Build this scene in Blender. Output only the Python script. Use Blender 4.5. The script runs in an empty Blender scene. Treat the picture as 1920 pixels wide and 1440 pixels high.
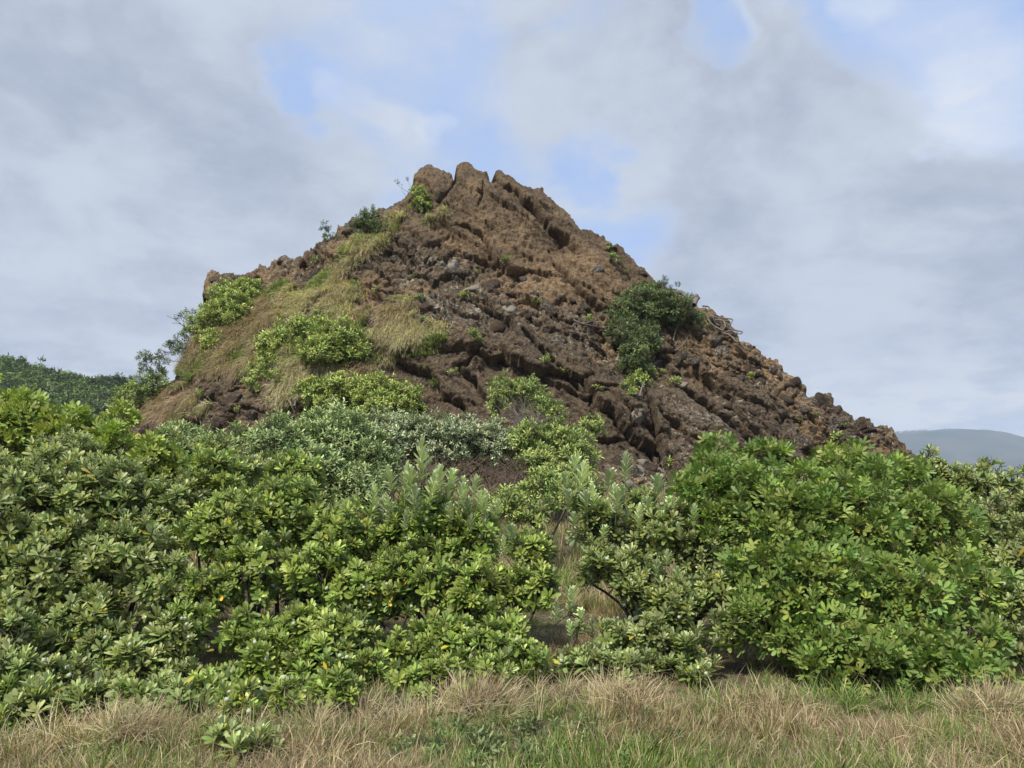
import bpy, math, random
import numpy as np
from mathutils import Vector, Matrix
random.seed(7); rng = np.random.default_rng(7)
S = bpy.context.scene; COL = S.collection
R = math.radians
# ------------------------------------------------------------------ camera
F = 1423.0; PITCH = R(7.2); CAMZ = 1.7
cam = bpy.data.objects.new('camera', bpy.data.cameras.new('camera')); COL.objects.link(cam)
cam.data.sensor_width = 36; cam.data.lens = 36*F/1920
cam.location = (0, 0, CAMZ); cam.rotation_euler = (math.pi/2+PITCH, 0, 0)
cam.data.clip_start = 0.1; cam.data.clip_end = 20000
S.camera = cam
cp, sp_ = math.cos(PITCH), math.sin(PITCH)
def ray(u, v):
    a = (u-960)/F; b = (720-v)/F
    return a, cp-sp_*b, sp_+cp*b
def at(u, v, Y):                       # the point of the place seen at (u, v) at distance Y
    x, y, z = ray(u, v); k = Y/y
    return x*k, y*k, CAMZ+z*k
def proj(P):
    x, y, z = P[..., 0], P[..., 1], P[..., 2]-CAMZ
    d = y*cp+z*sp_; h = -y*sp_+z*cp
    return 960+F*x/d, 720-F*h/d
# ------------------------------------------------------------------ light and sky
SUN_EL, SUN_AZ = R(52), R(212)         # azimuth clockwise from +Y: behind the camera, a little left
sd = Vector((math.sin(SUN_AZ)*math.cos(SUN_EL), math.cos(SUN_AZ)*math.cos(SUN_EL), math.sin(SUN_EL)))
sun = bpy.data.objects.new('sun', bpy.data.lights.new('sun', 'SUN')); COL.objects.link(sun)
sun.data.energy = 3.4; sun.data.angle = R(5); sun.data.color = (1, 0.955, 0.88)
sun.rotation_euler = sd.to_track_quat('Z', 'Y').to_euler()
S.view_settings.view_transform = 'Standard'; S.view_settings.look = 'None'
S.view_settings.gamma = 1; S.view_settings.use_curve_mapping = False
EXPO = 0.62; S.view_settings.exposure = EXPO
S.cycles.max_bounces = 5; S.cycles.diffuse_bounces = 3; S.cycles.glossy_bounces = 2; S.cycles.transmission_bounces = 3
S.cycles.volume_bounces = 1; S.cycles.transparent_max_bounces = 4

class NT:
    def __init__(s, tree): s.t = tree; s.n = tree.nodes; s.l = tree.links
    def new(s, typ, **k):
        n = s.n.new(typ)
        for a, b in k.items(): setattr(n, a, b)
        return n
    def put(s, sock, v):
        if v is None: return
        if isinstance(v, bpy.types.NodeSocket): s.l.new(v, sock)
        else:
            if isinstance(v, (tuple, list)) and len(v) == 3 and sock.type == 'RGBA': v = (*v, 1)
            sock.default_value = v
    def math(s, op, a, b=None, c=None, clamp=False):
        n = s.new('ShaderNodeMath', operation=op); n.use_clamp = clamp
        for i, x in enumerate((a, b, c)): s.put(n.inputs[i], x)
        return n.outputs[0]
    def vmath(s, op, a, b=None):
        n = s.new('ShaderNodeVectorMath', operation=op)
        s.put(n.inputs[0], a); s.put(n.inputs[1], b)
        return n.outputs['Value'] if op in ('DOT_PRODUCT', 'LENGTH') else n.outputs[0]
    def scale(s, a, k):
        n = s.new('ShaderNodeVectorMath', operation='SCALE'); s.put(n.inputs[0], a); s.put(n.inputs['Scale'], k); return n.outputs[0]
    def mix(s, f, a, b, blend='MIX'):
        n = s.new('ShaderNodeMix', data_type='RGBA', blend_type=blend)
        s.put(n.inputs[0], f); s.put(n.inputs[6], a); s.put(n.inputs[7], b); return n.outputs[2]
    def mapr(s, v, a, b, c=0.0, d=1.0, smooth=True):
        n = s.new('ShaderNodeMapRange'); n.interpolation_type = 'SMOOTHSTEP' if smooth else 'LINEAR'
        for i, x in enumerate((v, a, b, c, d)): s.put(n.inputs[i], x)
        return n.outputs[0]
    def noise(s, vec, scale, detail=4, rough=0.5, dist=0.0):
        n = s.new('ShaderNodeTexNoise'); s.put(n.inputs['Vector'], vec)
        n.inputs['Scale'].default_value = scale; n.inputs['Detail'].default_value = detail
        n.inputs['Roughness'].default_value = rough; n.inputs['Distortion'].default_value = dist
        return n.outputs['Fac']
    def attr(s, name, out='Color'):
        n = s.new('ShaderNodeAttribute', attribute_name=name); return n.outputs[out]

W = bpy.data.worlds.new('World'); S.world = W; W.use_nodes = True
w = NT(W.node_tree); w.n.clear()
SKYS = 0.1
sky = w.new('ShaderNodeTexSky', sky_type='NISHITA'); sky.sun_disc = False
sky.sun_elevation = SUN_EL; sky.sun_rotation = SUN_AZ; sky.air_density = 1.0; sky.dust_density = 1.2; sky.ozone_density = 1.5
D = w.new('ShaderNodeTexCoord').outputs['Generated']
sep = w.new('ShaderNodeSeparateXYZ'); w.put(sep.inputs[0], D)
den = w.math('ADD', w.math('MAXIMUM', sep.outputs[2], 0.0), 0.22)
cmb = w.new('ShaderNodeCombineXYZ')
w.put(cmb.inputs[0], w.math('DIVIDE', sep.outputs[0], den)); w.put(cmb.inputs[1], w.math('DIVIDE', sep.outputs[1], den))
PL = cmb.outputs[0]
def dirn(u, v):
    return tuple(Vector(ray(u, v)).normalized())
warp = w.new('ShaderNodeTexNoise'); w.put(warp.inputs['Vector'], PL); warp.inputs['Scale'].default_value = 2.2; warp.inputs['Detail'].default_value = 6; warp.inputs['Roughness'].default_value = 0.6
DW = w.vmath('ADD', D, w.scale(w.vmath('SUBTRACT', warp.outputs['Color'], (0.5, 0.5, 0.5)), 0.24))
DW = w.vmath('NORMALIZE', DW)
def blobs(items):
    tot = None
    for u, v, rx, amp in items:
        dd = dirn(u, v); ang = math.atan(rx/F)
        g = w.mapr(w.vmath('DOT_PRODUCT', DW, dd), math.cos(ang*1.5), math.cos(ang*0.15), 0.0, amp)
        tot = g if tot is None else w.math('ADD', tot, g)
    return tot
n1 = w.noise(PL, 1.3, 7, 0.55, 0.3); n2 = w.noise(PL, 3.6, 6, 0.6, 0.2)
streakmap = w.new('ShaderNodeMapping'); w.put(streakmap.inputs[0], PL); streakmap.inputs['Rotation'].default_value = (0, 0, R(35)); streakmap.inputs['Scale'].default_value = (0.7, 3.0, 1)
n3 = w.noise(streakmap.outputs[0], 1.6, 6, 0.6, 0.4)
n4 = w.noise(DW, 3.2, 7, 0.55, 0.5)
# grey cloud masses
GREY = blobs([(60,120,260,.8),(200,300,330,.9),(330,320,200,.8),(60,520,200,.6),(250,560,200,.55),(440,440,190,.55),(100,20,200,.5),
              (1250,140,250,.75),(1420,250,180,.6),(1120,90,160,.35),(1500,480,260,.75),(1750,420,240,.55),(1800,620,240,.75),(1500,600,170,.6),(1350,480,120,.3),(620,330,200,.3),(640,100,140,.2)])
GAP = blobs([(520,235,75,.9),(590,170,60,.5),(1110,310,60,.75),(1330,70,50,.7),(1080,40,60,.5),(1870,110,90,.8),(700,190,120,.15),(850,220,160,.12),(1700,60,140,.4),(420,410,60,.35),(1400,560,50,.4),(1160,440,80,.25)])
g = w.math('ADD', w.math('SUBTRACT', GREY, GAP), w.math('ADD', w.math('MULTIPLY', w.math('SUBTRACT', n1, 0.5), 1.7), w.math('MULTIPLY', w.math('SUBTRACT', n2, 0.5), 1.5)))
n5 = w.noise(DW, 8.0, 6, 0.6, 0.2)
greyf = w.mapr(w.math('ADD', g, w.math('ADD', w.math('MULTIPLY', w.math('SUBTRACT', n4, 0.5), 2.7), w.math('MULTIPLY', w.math('SUBTRACT', n5, 0.5), 1.2))), -0.05, 0.92)
veil = w.mapr(w.math('SUBTRACT', w.math('ADD', w.math('MULTIPLY', n3, 0.6), w.math('MULTIPLY', n2, 0.5)), w.math('MULTIPLY', GAP, 0.5)), 0.22, 0.78, 0.12, 0.92)
white = blobs([(1420,30,40,1.0),(1445,90,35,.9),(1640,20,40,.7),(1770,40,70,.6),(1850,170,90,.6),(640,185,35,.45),(700,215,35,.55),(750,240,30,.55),(795,258,28,.6),(1800,770,140,.8),(1650,380,60,.2),(700,120,90,.2),(120,590,140,.3),(1700,250,120,.4),(230,650,200,.5)])
sc = 1/SKYS/2**EXPO
def c3(r, g_, b): return (r*sc, g_*sc, b*sc, 1)
skyc = w.mix(1.0, sky.outputs[0], (0.95, 1.0, 1.12, 1), 'MULTIPLY')
blue = w.mix(0.8, skyc, c3(0.45, 0.61, 0.95))
colr = w.mix(veil, blue, c3(0.54, 0.65, 0.86))
colr = w.mix(w.math('MULTIPLY', white, w.mapr(n2, 0.3, 0.7, 0.4, 1.0), clamp=True), colr, c3(0.74, 0.80, 0.90))
greycol = w.mix(w.mapr(w.math('ADD', w.math('MULTIPLY', n2, 0.35), w.math('ADD', w.math('MULTIPLY', n4, 0.45), w.math('MULTIPLY', n5, 0.2))), 0.38, 0.60), c3(0.40, 0.455, 0.56), c3(0.60, 0.66, 0.755))
rim = w.math('MULTIPLY', w.math('MULTIPLY', greyf, w.math('SUBTRACT', 1.0, greyf)), 2.6)
greycol = w.mix(w.math('MULTIPLY', rim, 0.5), greycol, c3(0.68, 0.74, 0.85))
colr = w.mix(w.math('MULTIPLY', greyf, 0.92), colr, greycol)
lowf = w.mapr(sep.outputs[2], 0.05, 0.17, 1.0, 0.0)
colr = w.mix(w.math('MULTIPLY', lowf, w.mapr(w.math('ADD', w.math('MULTIPLY', n2, .6), w.math('MULTIPLY', n5, .4)), 0.42, 0.56, 0.0, 0.95)), colr, c3(0.76, 0.79, 0.82))
colr = w.mix(w.mapr(sep.outputs[2], -0.02, -0.2), colr, c3(0.10, 0.11, 0.09))
bg = w.new('ShaderNodeBackground'); w.put(bg.inputs[0], colr); bg.inputs[1].default_value = SKYS
wo = w.new('ShaderNodeOutputWorld'); w.l.new(bg.outputs[0], wo.inputs[0])

# ------------------------------------------------------------------ numeric noise
def _h(ix, iy, iz, s):
    M = 0xFFFFFFFF
    h = (ix*374761393 + iy*668265263 + iz*2147483647 + s*974634777) & M
    h = ((h ^ (h >> 13))*1274126177) & M
    h = ((h ^ (h >> 16))*2246822519) & M
    return (h ^ (h >> 15)) & M
def vnoise(P, s=0):
    """smooth value noise in [-1,1]"""
    I = np.floor(P).astype(np.int64); f = P-I; f = f*f*f*(f*(f*6-15)+10)
    out = 0
    for dx in (0, 1):
        wx = f[:, 0] if dx else 1-f[:, 0]
        for dy in (0, 1):
            wy = f[:, 1] if dy else 1-f[:, 1]
            for dz in (0, 1):
                wz = f[:, 2] if dz else 1-f[:, 2]
                out = out + wx*wy*wz*(_h(I[:, 0]+dx, I[:, 1]+dy, I[:, 2]+dz, s)/2147483648.0-1)
    return out
def fbm(P, o=4, s=0, g=0.5, ridge=False):
    t = 0; a = 1; n = 0
    for k in range(o):
        x = vnoise(P*(2.03**k)+k*17.3, s+k)
        t = t + a*((1-2*np.abs(x)) if ridge else x); n += a; a *= g
    return t/n
def worley(P, s=0):
    I = np.floor(P).astype(np.int64); f1 = np.full(len(P), 9.0); f2 = f1.copy(); idv = np.zeros(len(P)); qv = np.zeros_like(P)
    for dx in (-1, 0, 1):
        for dy in (-1, 0, 1):
            for dz in (-1, 0, 1):
                c = I+np.array((dx, dy, dz))
                q = np.stack([_h(c[:, 0], c[:, 1], c[:, 2], s+i)/4294967296.0 for i in (1, 2, 3)], 1)+c
                d = np.sqrt(((q-P)**2).sum(1))
                nearer = d < f1; qv = np.where(nearer[:, None], P-q, qv)
                f2 = np.where(nearer, f1, np.minimum(f2, d))
                idv = np.where(nearer, _h(c[:, 0], c[:, 1], c[:, 2], s+9)/4294967296.0, idv)
                f1 = np.where(nearer, d, f1)
    return f1, f2, idv, qv
def facet(w_, k):
    i = w_[2]; T = np.stack([np.sin(i*917.0), np.sin(i*3331.0+1), np.sin(i*7793.0+2)], 1); return k*(w_[3]*T).sum(1)
def sst(x, a, b):
    t = np.clip((x-a)/(b-a), 0, 1); return t*t*(3-2*t)
def inpoly(u, v, poly):
    r = np.zeros(u.shape, bool); n = len(poly)
    for i in range(n):
        x1, y1 = poly[i]; x2, y2 = poly[(i+1) % n]
        if y1 == y2: continue
        r ^= ((y1 > v) != (y2 > v)) & (u < (x2-x1)*(v-y1)/(y2-y1)+x1)
    return r
def segdist(u, v, line):
    """distance to a polyline, signed side (+ above/left), and fraction along"""
    best = np.full(u.shape, 1e9); side = np.zeros(u.shape); fr = np.zeros(u.shape); n = len(line)-1
    for i in range(n):
        x1, y1 = line[i]; x2, y2 = line[i+1]; dx, dy = x2-x1, y2-y1; L = dx*dx+dy*dy
        t = np.clip(((u-x1)*dx+(v-y1)*dy)/L, 0, 1)
        ex, ey = u-(x1+t*dx), v-(y1+t*dy); d = np.hypot(ex, ey)
        m = d < best; best = np.where(m, d, best)
        side = np.where(m, np.sign(dx*ey-dy*ex), side); fr = np.where(m, (i+t)/n, fr)
    return best, side, fr

# ------------------------------------------------------------------ mesh helpers
def mesh_np(name, V, Fc, mats=(), smooth=True):
    me = bpy.data.meshes.new(name); V = np.asarray(V, np.float32)
    me.vertices.add(len(V)); me.vertices.foreach_set('co', V.ravel())
    if len(Fc):
        Fc = np.asarray(Fc, np.int32); k = Fc.shape[1]
        me.loops.add(Fc.size); me.loops.foreach_set('vertex_index', Fc.ravel())
        me.polygons.add(len(Fc)); me.polygons.foreach_set('loop_start', np.arange(0, Fc.size, k, dtype=np.int32))
        me.polygons.foreach_set('loop_total', np.full(len(Fc), k, np.int32))
        if smooth: me.polygons.foreach_set('use_smooth', np.ones(len(Fc), bool))
    for m in mats: me.materials.append(m)
    me.update(calc_edges=True); me.validate(); return me
def vcol(me, name, C):
    a = me.attributes.new(name, 'FLOAT_COLOR', 'POINT'); a.data.foreach_set('color', np.asarray(C, np.float32).ravel())
def link(name, data, parent=None, loc=None, **props):
    o = bpy.data.objects.new(name, data); COL.objects.link(o)
    if parent is not None: o.parent = parent
    if loc is not None: o.location = loc
    for k, v in props.items(): o[k] = v
    return o
def thing(name, label, cat, loc=(0, 0, 0), group=None):
    o = link(name, None, loc=loc, label=label, category=cat)
    if group: o['group'] = group
    o.empty_display_size = 0.2
    return o
class Tubes:
    """tapered tubes joined in one mesh"""
    def __init__(s): s.v = []; s.f = []
    def add(s, pts, r0, r1, n=5, wob=0.0):
        pts = [Vector(p) for p in pts]; k = len(pts); b = len(s.v); ref = Vector((0.31, 0.17, 0.93))
        for i, p in enumerate(pts):
            d = (pts[min(i+1, k-1)]-pts[max(i-1, 0)])
            if d.length < 1e-6: d = Vector((0, 0, 1))
            d.normalize(); x = d.cross(ref)
            if x.length < 0.05: x = d.cross(Vector((1, 0, 0)))
            x.normalize(); y = d.cross(x); r = r0+(r1-r0)*i/(k-1)
            for j in range(n):
                a = 2*math.pi*j/n; s.v.append(p+x*(r*math.cos(a))+y*(r*math.sin(a)))
        for i in range(k-1):
            for j in range(n):
                s.f.append((b+i*n+j, b+i*n+(j+1) % n, b+(i+1)*n+(j+1) % n, b+(i+1)*n+j))
    def mesh(s, name, mat, off=(0, 0, 0)):
        V = np.array([tuple(v) for v in s.v])-np.array(off) if s.v else np.zeros((0, 3))
        return mesh_np(name, V, s.f if s.f else [], (mat,))
def curve_pts(a, b, n=5, bend=0.12, sag=0.0):
    a, b = Vector(a), Vector(b); L = (b-a).length
    o1 = Vector((random.uniform(-1, 1), random.uniform(-1, 1), random.uniform(-1, 1)))*L*bend
    o2 = Vector((random.uniform(-1, 1), random.uniform(-1, 1), random.uniform(-1, 1)))*L*bend
    out = []
    for i in range(n+1):
        t = i/n; p = a.lerp(b, t)+o1*math.sin(math.pi*t)+o2*math.sin(2*math.pi*t)*0.5
        p.z += sag*math.sin(math.pi*t)*L; out.append(p)
    return out

# ------------------------------------------------------------------ materials
def newmat(name):
    m = bpy.data.materials.new(name); m.use_nodes = True; t = NT(m.node_tree); t.n.clear()
    out = t.new('ShaderNodeOutputMaterial'); b = t.new('ShaderNodeBsdfPrincipled'); t.l.new(b.outputs[0], out.inputs[0])
    return m, t, b, out
def leaf_mat(name, rough=0.45, spec=0.4, under=(0.30, 0.35, 0.22), underf=0.6, transl=0.2, vary=0.35):
    m, t, b, out = newmat(name)
    c = t.attr('lc'); rnd = t.new('ShaderNodeObjectInfo').outputs['Random']
    c = t.mix(1.0, c, t.mapr(rnd, 0, 1, 1-vary, 1+vary, False), 'MULTIPLY')
    hs = t.new('ShaderNodeHueSaturation'); t.put(hs.inputs['Color'], c)
    t.put(hs.inputs['Hue'], t.math('ADD', 0.485, t.math('MULTIPLY', t.math('FRACT', t.math('MULTIPLY', rnd, 7.31)), 0.03)))
    c = hs.outputs[0]
    geo = t.new('ShaderNodeNewGeometry')
    c2 = t.mix(t.math('MULTIPLY', geo.outputs['Backfacing'], underf), c, under)
    t.put(b.inputs['Base Color'], c2); b.inputs['Roughness'].default_value = rough
    b.inputs['Specular IOR Level'].default_value = spec
    tr = t.new('ShaderNodeBsdfTranslucent'); t.put(tr.inputs[0], t.mix(1.0, c, (1.3, 1.5, 0.6, 1), 'MULTIPLY'))
    mx = t.new('ShaderNodeMixShader'); mx.inputs[0].default_value = transl
    t.l.new(b.outputs[0], mx.inputs[1]); t.l.new(tr.outputs[0], mx.inputs[2]); t.l.new(mx.outputs[0], out.inputs[0])
    return m
M_karo = leaf_mat('felted_leaf', 0.5, 0.45)
M_houpara = leaf_mat('glossy_leaf', 0.50, 0.3, (0.11, 0.20, 0.06), 0.5, 0.22, 0.25)
M_fine = leaf_mat('small_leaf', 0.5, 0.35, (0.22, 0.28, 0.14), 0.5, 0.15)
M_grass = leaf_mat('grass_blade', 0.6, 0.25, (0.2, 0.2, 0.1), 0.0, 0.25, 0.3)
def plain(name, col, rough=0.8, scale=20, var=0.4, bump=0.3, col2=None):
    m, t, b, out = newmat(name)
    tc = t.new('ShaderNodeTexCoord').outputs['Object']
    n = t.noise(tc, scale, 5, 0.6)
    c2 = col2 or tuple(x*(1-var) for x in col)
    t.put(b.inputs['Base Color'], t.mix(t.mapr(n, 0.3, 0.7), (*c2, 1), (*col, 1)))
    b.inputs['Roughness'].default_value = rough; b.inputs['Specular IOR Level'].default_value = 0.25
    bp = t.new('ShaderNodeBump'); bp.inputs['Strength'].default_value = bump; bp.inputs['Distance'].default_value = 0.01
    t.put(bp.inputs['Height'], n); t.l.new(bp.outputs[0], b.inputs['Normal'])
    return m
M_bark = plain('dark_bark', (0.085, 0.07, 0.055), 0.85, 30, 0.5, 0.6)
M_pale = plain('pale_bark', (0.23, 0.20, 0.165), 0.85, 30, 0.45, 0.5)
M_brown = plain('brown_twig', (0.15, 0.11, 0.08), 0.85, 30, 0.4, 0.4)
M_capsule = plain('capsule_skin', (0.50, 0.52, 0.38), 0.6, 60, 0.25, 0.2)
M_yellow = plain('yellow_leaf', (0.60, 0.44, 0.05), 0.5, 25, 0.3, 0.1, (0.50, 0.28, 0.02))
M_steel = plain('mast_steel', (0.4, 0.4, 0.42), 0.6, 1, 0.1, 0)

# rock: colours from a mask attribute (R soil, G rubble, B lichen, A grass litter) and its own grain
def rock_mat(name, stone=False):
    m, t, b, out = newmat(name)
    P = t.new('ShaderNodeTexCoord').outputs['Object']
    nb = t.noise(P, 0.55 if not stone else 1.5, 6, 0.6, 0.6); nm = t.noise(P, 3.5, 8, 0.65, 0.3); nf = t.noise(P, 16, 6, 0.7)
    if stone:
        rnd = t.new('ShaderNodeObjectInfo').outputs['Random']
        base = t.mix(t.mapr(nm, 0.35, 0.65), (0.060, 0.046, 0.034, 1), (0.155, 0.115, 0.078, 1))
        base = t.mix(t.math('MULTIPLY', t.mapr(rnd, 0.45, 0.9), 0.6), base, (0.13, 0.082, 0.05, 1))
        soil = 0.0; lich = t.mapr(t.math('FRACT', t.math('MULTIPLY', rnd, 13.7)), 0, 1, 0.0, 0.75)
    else:
        z = t.attr('zone'); sp = t.new('ShaderNodeSeparateColor'); t.put(sp.inputs[0], z)
        soil, rub, lich = sp.outputs[0], sp.outputs[1], sp.outputs[2]
        grs = t.attr('zone', 'Alpha')
        base = t.mix(t.mapr(nb, 0.35, 0.65), (0.135, 0.096, 0.058, 1), (0.232, 0.163, 0.094, 1))
        base = t.mix(t.mapr(nm, 0.5, 0.68, 0, 0.75), base, (0.085, 0.060, 0.041, 1))
        base = t.mix(rub, base, t.mix(t.mapr(nm, 0.35, 0.65), (0.074, 0.057, 0.040, 1), (0.192, 0.140, 0.088, 1)))
        base = t.mix(t.math('MULTIPLY', soil, t.mapr(t.math('ADD', nb, nm), 0.8, 1.15)), base, (0.34, 0.225, 0.12, 1))
        base = t.mix(t.math('MULTIPLY', grs, t.mapr(nm, 0.3, 0.55, 0.5, 1)), base, (0.25, 0.215, 0.13, 1))
    base = t.mix(t.mapr(nf, 0.42, 0.62, 0.0, 0.6), base, t.mix(1.0, base, (0.5, 0.48, 0.46, 1), 'MULTIPLY'))
    nk = t.noise(P, 8.5, 5, 0.7, 0.2)
    base = t.mix(t.mapr(nk, 0.50, 0.60, 0.0, 0.65), base, t.mix(1.0, base, (0.36, 0.34, 0.34, 1), 'MULTIPLY'))
    base = t.mix(t.mapr(nk, 0.44, 0.36, 0.0, 0.35), base, t.mix(1.0, base, (1.5, 1.45, 1.4, 1), 'MULTIPLY'))
    # embedded grit: many small stones, some pale
    vo = t.new('ShaderNodeTexVoronoi'); t.put(vo.inputs['Vector'], t.vmath('ADD', P, t.scale(t.vmath('SUBTRACT', t.new('ShaderNodeTexNoise').outputs['Color'], (.5, .5, .5)), 0.05)))
    vo.inputs['Scale'].default_value = 13
    csp = t.new('ShaderNodeSeparateColor'); t.put(csp.inputs[0], vo.outputs['Color'])
    grit = t.math('MULTIPLY', t.mapr(vo.outputs['Distance'], 0.22, 0.36, 1, 0), t.mapr(csp.outputs[0], 0.82, 0.9))
    gcol = t.mix(csp.outputs[1], (0.12, 0.09, 0.07, 1), (0.42, 0.37, 0.29, 1))
    base = t.mix(t.math('MULTIPLY', grit, t.math('ADD', 0.35, t.math('MULTIPLY', lich, 0.6))) if not stone else t.math('MULTIPLY', grit, 0.4), base, gcol)
    # lichen crusts
    nl = t.noise(P, 5.5 if not stone else 4.0, 9, 0.75, 0.8); nl2 = t.noise(P, 1.2, 3, 0.5)
    th = t.math('SUBTRACT', 0.655 if not stone else 0.64, t.math('MULTIPLY', lich, 0.17))
    lf = t.math('MULTIPLY', t.mapr(t.math('SUBTRACT', nl, th), 0.0, 0.04), t.math('MINIMUM', t.math('MULTIPLY', lich, 3.0), 1.0))
    lcol = t.mix(t.mapr(nl2, 0.4, 0.6), (0.32, 0.31, 0.26, 1), (0.42, 0.39, 0.30, 1))
    base = t.mix(t.math('MULTIPLY', lf, 0.85), base, lcol)
    t.put(b.inputs['Base Color'], base); b.inputs['Roughness'].default_value = 0.92; b.inputs['Specular IOR Level'].default_value = 0.2
    b1 = t.new('ShaderNodeBump'); b1.inputs['Strength'].default_value = 1.0; b1.inputs['Distance'].default_value = 0.10
    pit = t.new('ShaderNodeTexVoronoi'); t.put(pit.inputs['Vector'], P); pit.inputs['Scale'].default_value = 7.5; pit.inputs['Randomness'].default_value = 1
    hh = t.math('ADD', t.math('MULTIPLY', nm, 0.8), t.math('ADD', t.math('MULTIPLY', nf, 0.9), t.math('MULTIPLY', t.mapr(pit.outputs['Distance'], 0.0, 0.5), 0.35)))
    hh = t.math('ADD', hh, t.math('MULTIPLY', grit, 0.35))
    t.put(b1.inputs['Height'], hh); t.l.new(b1.outputs[0], b.inputs['Normal'])
    return m
M_rock = rock_mat('weathered_conglomerate'); M_stone = rock_mat('lichened_basalt', True)
M_palestone = plain('pale_stone', (0.27, 0.235, 0.18), 0.9, 7, 0.5, 0.9, (0.10, 0.085, 0.07))

# ------------------------------------------------------------------ ground
def ground_z(x, y):
    x = np.asarray(x, float); y = np.asarray(y, float)
    z = 1.15*sst(y, 7.5, 21) + 0.35*sst(y, 19, 30)
    z = z - 14*sst(np.hypot(x*0.9, y-10), 55, 160)
    P = np.stack([x.ravel()*0.45, y.ravel()*0.45, np.zeros(x.size)], 1)
    return z + 0.10*vnoise(P, 3).reshape(x.shape)*sst(y, 2, 6)
def gz(x, y): return float(ground_z(np.array([x]), np.array([y]))[0])
gx = np.concatenate([-np.geomspace(9000, 12, 40), np.linspace(-11.5, 11.5, 116), np.geomspace(12, 9000, 40)])
gy = np.concatenate([-np.geomspace(3000, 3, 15), np.linspace(-2.5, 26, 140), np.geomspace(27, 9000, 45)])
GX, GY = np.meshgrid(gx, gy); GZ = ground_z(GX, GY)
nx, ny = len(gx), len(gy); idx = np.arange(nx*ny).reshape(ny, nx)
Fq = np.stack([idx[:-1, :-1], idx[:-1, 1:], idx[1:, 1:], idx[1:, :-1]], -1).reshape(-1, 4)
M_ground = plain('dry_soil', (0.15, 0.115, 0.065), 0.95, 14, 0.45, 1.0, (0.05, 0.04, 0.024))
link('ground', mesh_np('ground', np.stack([GX, GY, GZ], -1).reshape(-1, 3), Fq, (M_ground,)), kind='structure')

# ------------------------------------------------------------------ the rock
RIDGE = [(20,960),(120,868),(190,812),(215,792),(245,768),(290,742),(320,712),(345,680),(362,650),(376,612),(383,565),(386,520),(390,512),(402,505),(414,514),(430,513),(450,514),(470,507),
 (490,500),(503,499),(518,488),(523,480),(540,477),(552,482),(566,478),(574,470),(590,458),(612,452),(628,444),(634,424),(645,417),(660,412),(690,406),(718,397),(728,388),(745,385),(760,372),(772,350),(779,326),
 (790,315),(803,310),(815,314),(832,320),(848,324),(853,330),(855,314),(861,304),(871,301),(880,306),(890,318),(904,322),(916,326),(921,336),(925,331),(929,322),(937,318),(948,327),(962,337),(980,349),
 (1000,353),(1015,356),(1024,364),(1038,374),(1048,386),(1060,394),(1072,408),(1083,420),(1090,430),(1104,428),(1118,433),(1135,442),(1141,455),(1156,457),(1168,464),(1172,474),(1186,486),(1198,500),(1204,503),
 (1216,508),(1220,520),(1240,532),(1262,545),(1285,562),(1310,572),(1335,580),(1352,592),(1368,606),(1383,625),(1386,640),(1404,640),(1414,650),(1424,663),(1440,672),(1458,673),(1462,684),(1478,696),(1492,706),
 (1508,722),(1517,740),(1530,742),(1556,736),(1562,752),(1580,766),(1590,780),(1606,782),(1630,784),(1642,796),(1662,800),(1676,804),(1679,820),(1694,830),(1706,843),(1724,858),(1745,880),(1800,960)]
ru = np.array([p[0] for p in RIDGE], float); rv = np.array([p[1] for p in RIDGE], float)
NU, NV, NB = 900, 330, 46
us = np.linspace(24, 1796, NU)
def rockdepth(u, v):
    base = 22.5+5.0*((u-980)/760)**2
    s = (960-v)/658.0
    d = base+12.0*s+2.2*np.sin(s*2.4+u*0.004)*s
    # the left shoulder stands back, the shrub slope in front bulges
    d = d+3.0*sst(-u, -700, -420)*sst(s, 0.35, 0.75)-1.2*np.exp(-((u-560)/160)**2-((v-660)/110)**2)
    return d
yr = np.interp(us, ru, rv)
jit = fbm(np.stack([us/9.0, us*0, us*0], 1), 4, 40)*4.0
yr = np.minimum(yr+jit*0.9, 958)
tv = np.linspace(0, 1, NV)
ys_ = yr.copy()
for _ in range(3): ys_ = np.convolve(np.pad(ys_, 22, mode='edge'), np.ones(45)/45, 'valid')
kt = sst(tv, 0.86, 1.0)[:, None]; ycol = ys_[None]*(1-kt)+yr[None]*kt
U = np.repeat(us[None], NV, 0); V = 962+(ycol-962)*tv[:, None]
DY = rockdepth(U, V)
X, Y, Z = at(U, V, DY)
front = np.stack([X, Y, Z], -1)
# back side: carry on over the crest and down behind
top = front[-1]; H = top[:, 2]-0.5
bt = np.linspace(0, 1, NB+1)[1:]
back = []
for k in bt:
    dy = 0.15+k*(1.0+H*0.62); fall = H*(k**1.15)+0.0
    q = top.copy(); q[:, 1] += dy; q[:, 0] = top[:, 0]*(1+0.3*dy/top[:, 1]); q[:, 2] = top[:, 2]-fall-k*1.5
    back.append(q)
G = np.concatenate([front, np.stack(back)], 0)
nr = NV+NB
UU = np.concatenate([U, np.repeat(us[None], NB, 0)], 0); VV = np.concatenate([V, np.repeat(yr[None], NB, 0)+bt[:, None]*300], 0)
du = np.gradient(G, axis=1); dv = np.gradient(G, axis=0)
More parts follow.
